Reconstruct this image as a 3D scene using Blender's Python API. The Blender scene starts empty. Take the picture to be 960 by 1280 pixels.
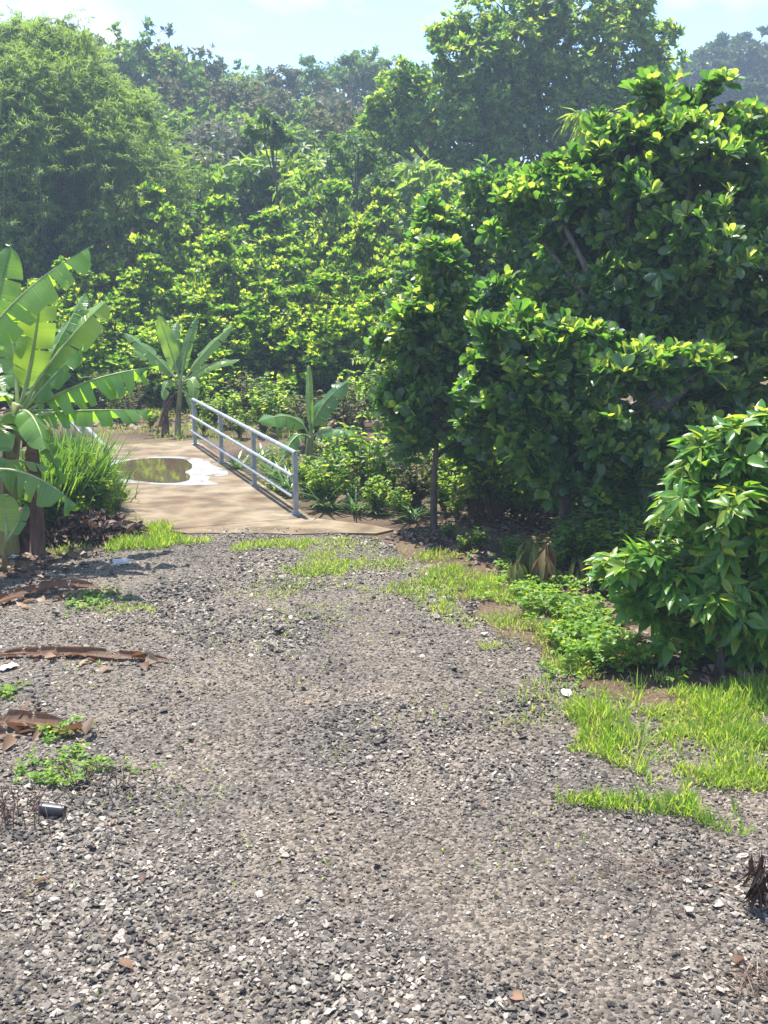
import bpy, math
import numpy as np
from math import radians as R, sin, cos, pi
rad = R

# ------------------------------------------------------------------ camera, light, exposure
SC = bpy.context.scene
COL = SC.collection
CAM_H, PITCH, F = 3.5, R(12.73), 1350.0
cam = bpy.data.cameras.new('camera')
cam.sensor_fit = 'VERTICAL'; cam.sensor_height = 24.0; cam.lens = 24.0 * F / 1280.0
cam.clip_start = 0.1; cam.clip_end = 2000
camo = bpy.data.objects.new('camera', cam); COL.objects.link(camo)
camo.location = (0, 0, CAM_H); camo.rotation_euler = (R(90) - PITCH, 0, 0)
SC.camera = camo
SUN_EL, SUN_AZ = R(70), R(-30)          # azimuth from +Y, clockwise
SUN_DIR = np.array([sin(SUN_AZ) * cos(SUN_EL), cos(SUN_AZ) * cos(SUN_EL), sin(SUN_EL)])
sun = bpy.data.lights.new('sun', 'SUN'); sun.energy = 4.8; sun.angle = R(0.53); sun.color = (1.0, 0.95, 0.86)
suno = bpy.data.objects.new('sun', sun); COL.objects.link(suno)
suno.rotation_euler = (R(90) - SUN_EL, 0, pi - SUN_AZ)
SC.view_settings.view_transform = 'Standard'; SC.view_settings.look = 'None'
SC.view_settings.gamma = 1.0; SC.view_settings.use_curve_mapping = False
SC.view_settings.exposure = 1.45

world = bpy.data.worlds.new('World'); SC.world = world; world.use_nodes = True
nt = world.node_tree; nt.nodes.clear()
def N(nt, typ, **kw):
    n = nt.nodes.new(typ)
    for k, v in kw.items():
        if k.startswith('i_'):
            n.inputs[k[2:].replace('_', ' ')].default_value = v
        else:
            setattr(n, k, v)
    return n
sky = N(nt, 'ShaderNodeTexSky', sky_type='NISHITA', sun_disc=False, sun_elevation=SUN_EL, sun_rotation=SUN_AZ % (2 * pi),
        air_density=1.3, dust_density=0.3, ozone_density=4.0)
tc = N(nt, 'ShaderNodeTexCoord'); mp = N(nt, 'ShaderNodeMapping'); mp.inputs['Scale'].default_value = (1.0, 1.0, 2.6)
mp.inputs['Location'].default_value = (0.62, 0.0, 0.4)
nz = N(nt, 'ShaderNodeTexNoise', i_Scale=5.5, i_Detail=7.0, i_Roughness=0.55, i_Distortion=0.4)
rp = N(nt, 'ShaderNodeValToRGB'); rp.color_ramp.elements[0].position = 0.46; rp.color_ramp.elements[1].position = 0.58
rp.color_ramp.elements[1].color = (0.8, 0.8, 0.8, 1)
mx = N(nt, 'ShaderNodeMix', data_type='RGBA'); mx.inputs['B'].default_value = (3.7, 3.75, 3.8, 1)
bg = N(nt, 'ShaderNodeBackground', i_Strength=0.12); wo = N(nt, 'ShaderNodeOutputWorld')
L = nt.links.new
L(tc.outputs['Generated'], mp.inputs['Vector']); L(mp.outputs['Vector'], nz.inputs['Vector'])
L(nz.outputs['Fac'], rp.inputs['Fac']); L(rp.outputs['Color'], mx.inputs['Factor'])
hs = N(nt, 'ShaderNodeMix', data_type='RGBA', blend_type='MULTIPLY'); hs.inputs['Factor'].default_value = 1; hs.inputs['B'].default_value = (.68, .77, 1.02, 1); L(sky.outputs['Color'], hs.inputs['A']); L(hs.outputs['Result'], mx.inputs['A']); L(mx.outputs['Result'], bg.inputs['Color']); L(bg.outputs['Background'], wo.inputs['Surface'])

SC.render.engine = 'CYCLES'
cy = SC.cycles
cy.use_denoising = True
try: cy.denoiser = 'OPENIMAGEDENOISE'; cy.denoising_prefilter = 'ACCURATE'
except Exception: pass
cy.max_bounces = 8; cy.diffuse_bounces = 4; cy.glossy_bounces = 3; cy.transmission_bounces = 6; cy.transparent_max_bounces = 8
cy.volume_bounces = 0
cy.sample_clamp_indirect = 6.0

# ------------------------------------------------------------------ pixel (960x1280) to world
def ray(px, py):
    x = (px - 480) / F; y = -(py - 640) / F
    return np.array([x, cos(PITCH) + y * sin(PITCH), -sin(PITCH) + y * cos(PITCH)])
def P(px, py, z=0.0):
    d = ray(px, py); t = (z - CAM_H) / d[2]
    return np.array([0, 0, CAM_H]) + d * t
def at(px, py, Y):
    d = ray(px, py)
    return np.array([0, 0, CAM_H]) + d * (Y / d[1])

# ------------------------------------------------------------------ noise (numpy)
_g = np.random.default_rng(99).random((256, 256))
def vnoise(x, y):
    x = np.asarray(x, float); y = np.asarray(y, float)
    xi = np.floor(x).astype(int); yi = np.floor(y).astype(int); fx = x - xi; fy = y - yi
    fx = fx * fx * (3 - 2 * fx); fy = fy * fy * (3 - 2 * fy)
    a = _g[xi % 256, yi % 256]; b = _g[(xi + 1) % 256, yi % 256]; c = _g[xi % 256, (yi + 1) % 256]; d = _g[(xi + 1) % 256, (yi + 1) % 256]
    return (a * (1 - fx) + b * fx) * (1 - fy) + (c * (1 - fx) + d * fx) * fy
def fnoise(x, y, o=3):
    s = 0; a = 0.5; t = 0
    for i in range(o):
        s = s + a * vnoise(np.asarray(x) * 2 ** i + 17 * i, np.asarray(y) * 2 ** i + 5 * i); t += a; a *= 0.5
    return s / t
def sstep(a, b, x):
    t = np.clip((np.asarray(x, float) - a) / (b - a), 0, 1); return t * t * (3 - 2 * t)

# bridge frame
NR, FR = P(370, 645), P(244, 557)
BD = (FR - NR) / np.linalg.norm(FR - NR); BL = np.array([-BD[1], BD[0], 0.0])
BLEN = np.linalg.norm(FR - NR); BW = 2.55
BMID = (NR + FR) / 2 + BL * BW / 2
def hz(x, y):
    x = np.asarray(x, float); y = np.asarray(y, float)
    s = (x - BMID[0]) * BD[0] + (y - BMID[1]) * BD[1]
    g = sstep(2.3, .7, np.abs(s))
    hill = 12.5 * sstep(38, 108, y) + 4.5 * sstep(100, 170, y) * sstep(10, 60, x)
    und = 0.12 * (fnoise(x * .35, y * .35) - .5) * sstep(2.5, 6, np.abs(x + 1)) * (y > 9)
    return -.85 * g + hill + und + 1.2 * (fnoise(x * .06, y * .06) - .5) * sstep(40, 55, y)

# ------------------------------------------------------------------ meshes
class Acc:
    def __init__(s): s.V = []; s.T = []; s.t = []; s.m = []; s.a = []; s.o = 0
    def add(s, V, T, tint=0.5, mi=0, along=None):
        V = np.asarray(V, float).reshape(-1, 3); T = np.asarray(T, int).reshape(-1, 3)
        s.V.append(V); s.T.append(T + s.o); s.o += len(V)
        s.t.append(np.broadcast_to(np.asarray(tint, float), (len(V),))); s.m.append(np.full(len(T), mi))
        s.a.append(np.zeros(len(V)) if along is None else along)
    def mesh(s, name, mats, smooth=True):
        V = np.concatenate(s.V); T = np.concatenate(s.T); t = np.concatenate(s.t); m = np.concatenate(s.m); a = np.concatenate(s.a)
        me = bpy.data.meshes.new(name)
        me.vertices.add(len(V)); me.vertices.foreach_set('co', V.astype(np.float32).ravel())
        me.loops.add(len(T) * 3); me.polygons.add(len(T))
        me.loops.foreach_set('vertex_index', T.astype(np.int32).ravel())
        me.polygons.foreach_set('loop_start', (np.arange(len(T)) * 3).astype(np.int32))
        me.polygons.foreach_set('loop_total', np.full(len(T), 3, np.int32))
        if not isinstance(mats, (list, tuple)): mats = [mats]
        for q in mats: me.materials.append(q)
        me.polygons.foreach_set('material_index', m.astype(np.int32))
        me.polygons.foreach_set('use_smooth', np.full(len(T), bool(smooth)))
        at_ = me.attributes.new('tint', 'FLOAT', 'POINT'); at_.data.foreach_set('value', t.astype(np.float32))
        if np.any(a):
            al = me.attributes.new('along', 'FLOAT', 'POINT'); al.data.foreach_set('value', a.astype(np.float32))
        me.update(calc_edges=True)
        return me

def obj(name, me, parent=None, loc=None, rz=None, sc=None):
    o = bpy.data.objects.new(name, me); COL.objects.link(o)
    if parent is not None: o.parent = parent
    if loc is not None: o.location = tuple(float(v) for v in loc)
    if rz is not None: o.rotation_euler = (0, 0, rz) if np.isscalar(rz) else rz
    if sc is not None: o.scale = (sc, sc, sc) if np.isscalar(sc) else sc
    return o
def tag(o, label=None, cat=None, group=None, kind=None):
    if label: o['label'] = label
    if cat: o['category'] = cat
    if group: o['group'] = group
    if kind: o['kind'] = kind
    return o
def spawn(name, label, cat, loc, parts, rz=0, sc=1, group=None):
    """an Empty at the base that parents one object per (part name, mesh)"""
    e = obj(name, None, None, loc, rz, sc); e.empty_display_size = .2; tag(e, label, cat, group)
    for pn, me in parts: obj(pn, me, e)
    return e

def nrm(v): return v / np.maximum(np.linalg.norm(v, axis=-1, keepdims=True), 1e-9)
def tube(acc, pts, rad_, n=7, mi=0, tint=0.5, cap=True):
    pts = np.asarray(pts, float); k = len(pts); rad_ = np.broadcast_to(rad_, (k,))
    tan = nrm(np.gradient(pts, axis=0)); ref = np.array([0, 0, 1.0]) if abs(tan[:, 2]).mean() < .9 else np.array([1.0, 0, 0])
    u = nrm(np.cross(tan, ref)); v = np.cross(tan, u); a = np.arange(n) * 2 * pi / n
    V = pts[:, None] + (u[:, None] * np.cos(a)[None, :, None] + v[:, None] * np.sin(a)[None, :, None]) * rad_[:, None, None]
    V = V.reshape(-1, 3); T = []
    for i in range(k - 1):
        for j in range(n):
            A = i * n + j; B = i * n + (j + 1) % n; T += [(A, B, B + n), (A, B + n, A + n)]
    if cap:
        for b in (0, (k - 1) * n):
            for j in range(1, n - 1): T.append((b, b + j, b + j + 1))
    acc.add(V, T, tint, mi)
def bez(p0, p1, p2, n=8):
    t = np.linspace(0, 1, n)[:, None]
    return (1 - t) ** 2 * np.asarray(p0) + 2 * t * (1 - t) * np.asarray(p1) + t * t * np.asarray(p2)

def tmpl(ts, ws, curve=.25, fold=.25, droop=0.0):
    """leaf template: rows along its length, one vertex at each end, three between"""
    V = [(0, 0, 0, 0)]; T = []; n = len(ts)
    for i in range(1, n - 1):
        t, w = ts[i], ws[i]; z = -curve * t * t
        V += [(t, -w, z, fold * w), (t, 0, z, 0), (t, w, z, fold * w)]
    V.append((ts[-1], 0, -curve * ts[-1] ** 2, 0)); last = len(V) - 1
    T += [(0, 2, 1), (0, 3, 2)]
    for i in range(n - 3):
        a = 1 + 3 * i; b = a + 3
        T += [(a, a + 1, b + 1), (a, b + 1, b), (a + 1, a + 2, b + 2), (a + 1, b + 2, b + 1)]
    a = 1 + 3 * (n - 3); T += [(a, a + 1, last), (a + 1, a + 2, last)]
    return np.array(V, float), np.array(T)
OBOV = tmpl([0, .14, .4, .68, .9, 1], [0, .07, .30, .42, .30, 0], .18, .40)      # broad, blunt
OBOV_L = tmpl([0, .3, .72, 1], [0, .24, .42, 0], .15, .45)
ELL = tmpl([0, .1, .35, .62, .85, 1], [0, .05, .34, .34, .17, 0], .35, .5)      # pointed, drooping
ELL_L = tmpl([0, .45, 1], [0, .4, 0], .25, .4)
LANCE = tmpl([0, .4, 1], [0, .42, 0], .3, .5)
STRAP = tmpl([0, .3, .55, .8, 1], [0, .5, .5, .36, 0], .55, .2)

def add_leaves(acc, pos, D, up, Ln, W, tint, tm, mi=0):
    tv, tt = tm; n = len(pos)
    D = nrm(D); S = nrm(np.cross(D, up)); Nn = np.cross(S, D)
    Ln = np.broadcast_to(Ln, (n,))[:, None, None]; W = np.broadcast_to(W, (n,))[:, None, None]
    V = pos[:, None] + D[:, None] * tv[None, :, 0:1] * Ln + S[:, None] * tv[None, :, 1:2] * W + Nn[:, None] * (tv[None, :, 2:3] * Ln + tv[None, :, 3:4] * W)
    T = tt[None] + (np.arange(n) * len(tv))[:, None, None]
    acc.add(V.reshape(-1, 3), T.reshape(-1, 3), np.repeat(np.broadcast_to(tint, (n,)), len(tv)), mi)

def sphdir(rng, n): return nrm(rng.normal(size=(n, 3)))

def crown_leaves(acc, blobs, nclump, tips, lpt, Ln, W, tm, rng, spread=(.4, 1.1), up=.5, shell=(.72, 1.02), cs=.2, young=.25, sag=0.0, squash=.9, inner=.12, wander=.6, lump=(6, .42), zb=.45):
    """leaf rosettes on twig tips, the tips in clumps over the shells of several lobes. returns clump centres"""
    bb_ = []
    for b in blobs:
        bb_.append((*b[:3], b[3] * .62))
        for d in sphdir(rng, lump[0]) * [1, 1, .85] + [0, 0, .12]:
            bb_.append((*(np.array(b[:3]) + d * b[3] * rng.uniform(.5, .78)), b[3] * lump[1] * rng.uniform(.75, 1.2)))
    c = np.array([b[:3] for b in bb_], float); r = np.array([b[3] for b in bb_], float)
    bi = rng.choice(len(r), nclump, p=r ** 2 / (r ** 2).sum())
    dd = sphdir(rng, nclump); dd[:, 2] += zb; dd = nrm(dd)
    sh = rng.uniform(shell[0], shell[1], nclump); q = rng.random(nclump) < inner; sh[q] = rng.uniform(.25, .7, q.sum()); q2 = rng.random(nclump) < .12; sh[q2] *= 1.13; q2 &= False
    dd2 = dd.copy(); dd2[:, 2] *= squash
    pos = c[bi] + dd2 * (r[bi] * sh)[:, None]
    dist = np.linalg.norm(pos[:, None] - c[None], axis=2) / r[None]
    dist[np.arange(nclump), bi] = 9
    keep = dist.min(1) > .55
    inn = q[keep]; pos, dd, bi = pos[keep], dd[keep], bi[keep]; n = len(pos)
    tp = np.repeat(pos, tips, 0) + rng.normal(size=(n * tips, 3)) * (cs * np.repeat(r[bi], tips))[:, None] * np.array([1, 1, .8])
    o = np.repeat(dd, tips, 0) + rng.normal(size=(n * tips, 3)) * wander; o[:, 2] += up; o = nrm(o)
    m = len(tp); nl = m * lpt
    oo = np.repeat(o, lpt, 0); pp = np.repeat(tp, lpt, 0)
    al = rng.uniform(spread[0], spread[1], nl); ph = np.tile(np.arange(lpt) * 2 * pi / lpt, m) + np.repeat(rng.uniform(0, 6, m), lpt) + rng.normal(size=nl) * .3
    e1 = nrm(np.cross(oo, np.array([.3, .5, .81]))); e2 = np.cross(oo, e1)
    side = e1 * np.cos(ph)[:, None] + e2 * np.sin(ph)[:, None]
    D = oo * np.cos(al)[:, None] + side * np.sin(al)[:, None]; D[:, 2] -= sag * rng.uniform(.4, 1.2, nl)
    upv = oo - side * .25 + rng.normal(size=(nl, 3)) * .25
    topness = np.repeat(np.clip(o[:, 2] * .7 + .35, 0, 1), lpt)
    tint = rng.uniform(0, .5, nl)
    y = rng.random(nl) < 1.35 * young * topness ** 1.6 * np.repeat(np.repeat(~inn, tips), lpt) * (al < (spread[0] + spread[1]) * .62); tint[y] = rng.uniform(.7, 1, y.sum())  # yellow upper leaves: young growth, plus sunlit tone put into the tint
    s = rng.uniform(.65, 1.15, nl) * np.where(y, .85, 1)
    add_leaves(acc, pp + D * .01, D, upv, Ln * s, W * s * rng.uniform(.85, 1.1, nl), tint, tm)
    return pos, tp

def trunk_mesh(acc, base, fork, blobs, clumps, r0, rng, nlimb=40, lean=None, nside=9, twig=.012):
    base = np.array(base, float); fork = np.array(fork, float)
    mid = (base + fork) / 2 + rng.normal(size=3) * .06 * np.array([1, 1, 0]) * np.linalg.norm(fork - base)
    pts = bez(base - [0, 0, .15], mid, fork, 10); rr = np.linspace(r0 * 1.15, r0 * .62, 10); rr[0] = r0 * 1.5
    tube(acc, pts, rr, nside)
    cs = []
    for b in blobs:
        c = np.array(b[:3]); m = (fork + c) / 2 + rng.normal(size=3) * .1 * np.linalg.norm(c - fork); m[2] += .1 * abs(c[2] - fork[2])
        st = fork if c[2] > fork[2] else pts[7]
        tube(acc, bez(st, m, c, 7), np.linspace(r0 * .5, r0 * .2, 7), 6); cs.append(c)
    cs = np.array(cs)
    if len(clumps):
        for i in rng.choice(len(clumps), min(nlimb, len(clumps)), False):
            t = clumps[i]; c = cs[np.argmin(np.linalg.norm(cs - t, axis=1))]
            m = (c + t) / 2 + rng.normal(size=3) * .08 * np.linalg.norm(t - c) - [0, 0, .05]
            tube(acc, bez(c, m, t, 5), np.linspace(r0 * .2 + .004, twig * .5, 5), 5)

# ------------------------------------------------------------------ materials
def newmat(name):
    m = bpy.data.materials.new(name); m.use_nodes = True; nt = m.node_tree; nt.nodes.clear()
    out = N(nt, 'ShaderNodeOutputMaterial'); return m, nt, out
def ramp(nt, stops, interp='LINEAR'):
    r = N(nt, 'ShaderNodeValToRGB'); r.color_ramp.interpolation = interp
    e = r.color_ramp.elements
    while len(e) < len(stops): e.new(.5)
    for q, (p, c) in zip(e, stops): q.position = p; q.color = (*c, 1)
    return r
def leafmat(name, cols, tcols, trans=.42, rough=.38, spec=.5, bump=0):
    m, nt, out = newmat(name); k = nt.links.new
    a = N(nt, 'ShaderNodeAttribute', attribute_name='tint')
    rp = ramp(nt, cols); tr = ramp(nt, tcols); k(a.outputs['Fac'], rp.inputs['Fac']); k(a.outputs['Fac'], tr.inputs['Fac'])
    b = N(nt, 'ShaderNodeBsdfPrincipled', i_Roughness=rough); b.inputs['Specular IOR Level'].default_value = spec
    k(rp.outputs['Color'], b.inputs['Base Color'])
    t = N(nt, 'ShaderNodeBsdfTranslucent'); k(tr.outputs['Color'], t.inputs['Color'])
    x = N(nt, 'ShaderNodeMixShader', i_Fac=trans)
    k(b.outputs[0], x.inputs[1]); k(t.outputs[0], x.inputs[2]); k(x.outputs[0], out.inputs['Surface'])
    return m
def plain(name, stops, scale=8, rough=.8, detail=5, bump=.3, coord='Object', spec=.3, metallic=0, stretch=(1, 1, 1), bdist=.02):
    m, nt, out = newmat(name); k = nt.links.new
    tc = N(nt, 'ShaderNodeTexCoord'); mp = N(nt, 'ShaderNodeMapping'); mp.inputs['Scale'].default_value = stretch
    k(tc.outputs[coord], mp.inputs['Vector'])
    nz = N(nt, 'ShaderNodeTexNoise', i_Scale=scale, i_Detail=detail, i_Roughness=.6); k(mp.outputs[0], nz.inputs['Vector'])
    rp = ramp(nt, stops); k(nz.outputs['Fac'], rp.inputs['Fac'])
    b = N(nt, 'ShaderNodeBsdfPrincipled', i_Roughness=rough, i_Metallic=metallic); b.inputs['Specular IOR Level'].default_value = spec
    k(rp.outputs['Color'], b.inputs['Base Color'])
    if bump:
        bp = N(nt, 'ShaderNodeBump', i_Strength=bump, i_Distance=bdist); k(nz.outputs['Fac'], bp.inputs['Height']); k(bp.outputs['Normal'], b.inputs['Normal'])
    k(b.outputs[0], out.inputs['Surface']); return m

M = {}
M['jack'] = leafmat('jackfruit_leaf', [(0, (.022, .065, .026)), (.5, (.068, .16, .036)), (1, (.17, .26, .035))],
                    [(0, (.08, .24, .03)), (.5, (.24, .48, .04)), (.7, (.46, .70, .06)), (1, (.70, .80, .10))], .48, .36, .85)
M['orchard'] = leafmat('orchard_leaf', [(0, (.025, .07, .018)), (.5, (.05, .13, .02)), (1, (.22, .28, .03))],
                    [(0, (.09, .25, .02)), (.5, (.28, .50, .02)), (.7, (.50, .70, .05)), (1, (.78, .82, .08))], .55, .4, .4)
M['shrubleaf'] = leafmat('shrub_leaf', [(0, (.055, .15, .028)), (.5, (.11, .25, .04)), (1, (.26, .34, .05))],
                    [(0, (.15, .38, .03)), (.5, (.30, .55, .03)), (1, (.70, .72, .06))], .45, .32, .5)
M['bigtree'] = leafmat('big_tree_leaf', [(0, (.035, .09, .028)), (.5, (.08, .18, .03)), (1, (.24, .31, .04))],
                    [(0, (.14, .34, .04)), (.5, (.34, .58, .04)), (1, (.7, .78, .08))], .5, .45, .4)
M['dusky'] = leafmat('dusky_leaf', [(0, (.04, .055, .025)), (.5, (.095, .11, .045)), (1, (.26, .2, .10))],
                    [(0, (.1, .15, .04)), (.5, (.22, .26, .08)), (1, (.45, .36, .16))], .3, .5, .1)
M['greyleaf'] = leafmat('grey_green_leaf', [(0, (.08, .10, .06)), (.5, (.17, .18, .11)), (1, (.32, .27, .2))],
                    [(0, (.1, .14, .07)), (.5, (.2, .24, .12)), (1, (.32, .3, .2))], .3, .5, .1)
M['midgreen'] = leafmat('hill_leaf', [(0, (.04, .10, .03)), (.5, (.08, .17, .035)), (1, (.2, .28, .05))],
                    [(0, (.12, .25, .04)), (.5, (.25, .42, .04)), (1, (.5, .6, .06))], .42, .45, .3)
M['lightgreen'] = leafmat('light_green_leaf', [(0, (.06, .13, .03)), (.5, (.1, .2, .035)), (1, (.2, .3, .05))],
                    [(0, (.25, .45, .05)), (.5, (.4, .6, .06)), (1, (.6, .7, .08))], .5, .45, .3)
M['bamboo'] = leafmat('bamboo_leaf', [(0, (.05, .11, .03)), (.5, (.09, .17, .04)), (1, (.17, .24, .05))],
                    [(0, (.2, .36, .05)), (.5, (.36, .54, .06)), (1, (.52, .62, .1))], .48, .5, .3)
M['farleaf'] = leafmat('far_tree_leaf', [(0, (.02, .045, .022)), (.5, (.04, .075, .03)), (1, (.08, .11, .04))],
                    [(0, (.06, .12, .03)), (.5, (.12, .2, .04)), (1, (.2, .28, .05))], .3, .5, .3)
M['grass'] = leafmat('grass_blade', [(0, (.06, .14, .02)), (.5, (.13, .255, .03)), (.8, (.24, .34, .05)), (1, (.4, .34, .16))],
                    [(0, (.22, .45, .03)), (.5, (.5, .7, .05)), (.8, (.7, .78, .1)), (1, (.55, .46, .22))], .45, .45, .3)
M['weed'] = leafmat('weed_leaf', [(0, (.06, .15, .02)), (.5, (.12, .24, .03)), (1, (.25, .3, .05))],
                    [(0, (.25, .48, .03)), (.5, (.45, .66, .04)), (1, (.65, .65, .08))], .45, .45, .3)
M['strap'] = leafmat('strap_leaf', [(0, (.03, .085, .03)), (.5, (.07, .15, .05)), (1, (.2, .22, .08))],
                    [(0, (.12, .28, .05)), (.5, (.25, .42, .08)), (1, (.45, .45, .1))], .35, .3, .5)
M['dryleaf'] = leafmat('dry_leaf', [(0, (.06, .03, .018)), (.4, (.17, .09, .05)), (.75, (.32, .2, .13)), (1, (.5, .38, .28))],
                    [(0, (.1, .04, .015)), (.5, (.3, .14, .05)), (1, (.5, .3, .15))], .25, .6, .3)
M['darkdry'] = leafmat('dark_dry_leaf', [(0, (.02, .012, .01)), (.6, (.07, .04, .03)), (1, (.2, .13, .1))],
                    [(0, (.04, .02, .01)), (.5, (.1, .05, .02)), (1, (.2, .1, .05))], .2, .6, .3)
M['litter'] = leafmat('leaf_litter', [(0, (.05, .032, .022)), (.5, (.12, .075, .05)), (1, (.26, .19, .145))],
                    [(0, (.06, .03, .015)), (.5, (.15, .08, .04)), (1, (.25, .17, .1))], .15, .55, .35)
M['bark'] = plain('bark', [(.3, (.035, .028, .022)), (.7, (.13, .105, .085))], 14, .9, 6, .7, stretch=(1, 1, .35), bdist=.03)
M['paletrunk'] = plain('pale_bark', [(.3, (.1, .09, .075)), (.7, (.28, .25, .2))], 10, .9, 6, .5, stretch=(1, 1, .4))
M['midbark'] = plain('grey_bark', [(.3, (.05, .045, .038)), (.7, (.17, .15, .125))], 12, .9, 6, .7, stretch=(1, 1, .4), bdist=.03)
M['culm'] = plain('bamboo_culm', [(.3, (.1, .13, .04)), (.7, (.2, .2, .08))], 4, .5, 3, 0)
M['drystem'] = plain('dry_stem', [(.3, (.045, .025, .018)), (.7, (.17, .1, .075))], 12, .85, 5, .6, stretch=(1, 1, .25), bdist=.02)
M['galv'] = plain('galvanised_steel', [(.3, (.22, .25, .28)), (.55, (.36, .39, .42)), (.66, (.42, .44, .46)), (.72, (.2, .12, .07))], 7, .5, 7, .15, spec=.5, metallic=.45, bdist=.004)
M['pot'] = plain('black_plastic', [(.3, (.012, .014, .016)), (.7, (.03, .033, .036))], 9, .35, 3, 0, spec=.5)
M['scrap'] = plain('white_plastic', [(.3, (.6, .6, .62)), (.7, (.8, .8, .82))], 6, .4, 3, 0, spec=.5)

def banana_mat(name, cols, tcols, trans, rough, spec=.5):
    m, nt, out = newmat(name); k = nt.links.new
    a = N(nt, 'ShaderNodeAttribute', attribute_name='tint'); al = N(nt, 'ShaderNodeAttribute', attribute_name='along')
    w = N(nt, 'ShaderNodeTexNoise', noise_dimensions='1D', i_Scale=55.0, i_Detail=3.0); k(al.outputs['Fac'], w.inputs['W'])
    ad = N(nt, 'ShaderNodeMath', operation='MULTIPLY_ADD'); ad.inputs[1].default_value = .55; k(w.outputs['Fac'], ad.inputs[0])
    sb = N(nt, 'ShaderNodeMath', operation='SUBTRACT'); sb.inputs[1].default_value = .275; k(a.outputs['Fac'], sb.inputs[0]); k(sb.outputs[0], ad.inputs[2])
    rp = ramp(nt, cols); tr = ramp(nt, tcols); k(ad.outputs[0], rp.inputs['Fac']); k(ad.outputs[0], tr.inputs['Fac'])
    b = N(nt, 'ShaderNodeBsdfPrincipled', i_Roughness=rough); b.inputs['Specular IOR Level'].default_value = spec
    bp = N(nt, 'ShaderNodeBump', i_Strength=.6, i_Distance=.012); k(w.outputs['Fac'], bp.inputs['Height']); k(bp.outputs['Normal'], b.inputs['Normal'])
    k(rp.outputs['Color'], b.inputs['Base Color'])
    t = N(nt, 'ShaderNodeBsdfTranslucent'); k(tr.outputs['Color'], t.inputs['Color'])
    x = N(nt, 'ShaderNodeMixShader', i_Fac=trans)
    k(b.outputs[0], x.inputs[1]); k(t.outputs[0], x.inputs[2]); k(x.outputs[0], out.inputs['Surface'])
    return m
M['banana'] = banana_mat('banana_blade', [(0, (.04, .12, .035)), (.5, (.09, .21, .05)), (1, (.19, .32, .06))],
                         [(0, (.14, .36, .03)), (.5, (.36, .62, .03)), (1, (.6, .80, .05))], .45, .28, .8)
M['bananarib'] = plain('banana_rib', [(.3, (.16, .24, .07)), (.7, (.34, .38, .17))], 9, .45, 3, 0, spec=.4)
M['bananadry'] = banana_mat('banana_dry', [(0, (.06, .035, .022)), (.5, (.17, .10, .06)), (1, (.40, .29, .2))],
                         [(0, (.1, .04, .015)), (.5, (.25, .12, .05)), (1, (.42, .26, .12))], .3, .55, .3)
M['pseudostem'] = plain('banana_stem', [(.3, (.13, .15, .05)), (.55, (.22, .22, .09)), (.75, (.09, .05, .03))], 5, .5, 4, .2, stretch=(1, 1, .3))

# ground and gravel
def ground_mat():
    m, nt, out = newmat('soil_ground'); k = nt.links.new
    tc = N(nt, 'ShaderNodeTexCoord')
    n1 = N(nt, 'ShaderNodeTexNoise', i_Scale=.8, i_Detail=6.0); n2 = N(nt, 'ShaderNodeTexNoise', i_Scale=22.0, i_Detail=6.0, i_Roughness=.7)
    k(tc.outputs['Object'], n1.inputs['Vector']); k(tc.outputs['Object'], n2.inputs['Vector'])
    r1 = ramp(nt, [(.35, (.075, .052, .036)), (.55, (.15, .11, .08)), (.7, (.12, .12, .05))]); k(n1.outputs['Fac'], r1.inputs['Fac'])
    r2 = ramp(nt, [(.3, (.45, .42, .4)), (.7, (1.35, 1.3, 1.25))]); k(n2.outputs['Fac'], r2.inputs['Fac'])
    x = N(nt, 'ShaderNodeMix', data_type='RGBA', blend_type='MULTIPLY'); x.inputs['Factor'].default_value = 1
    k(r1.outputs['Color'], x.inputs['A']); k(r2.outputs['Color'], x.inputs['B'])
    b = N(nt, 'ShaderNodeBsdfPrincipled', i_Roughness=.95); b.inputs['Specular IOR Level'].default_value = .15
    bp = N(nt, 'ShaderNodeBump', i_Strength=.8, i_Distance=.04); k(n2.outputs['Fac'], bp.inputs['Height']); k(bp.outputs['Normal'], b.inputs['Normal'])
    k(x.outputs['Result'], b.inputs['Base Color']); k(b.outputs[0], out.inputs['Surface']); return m
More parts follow.
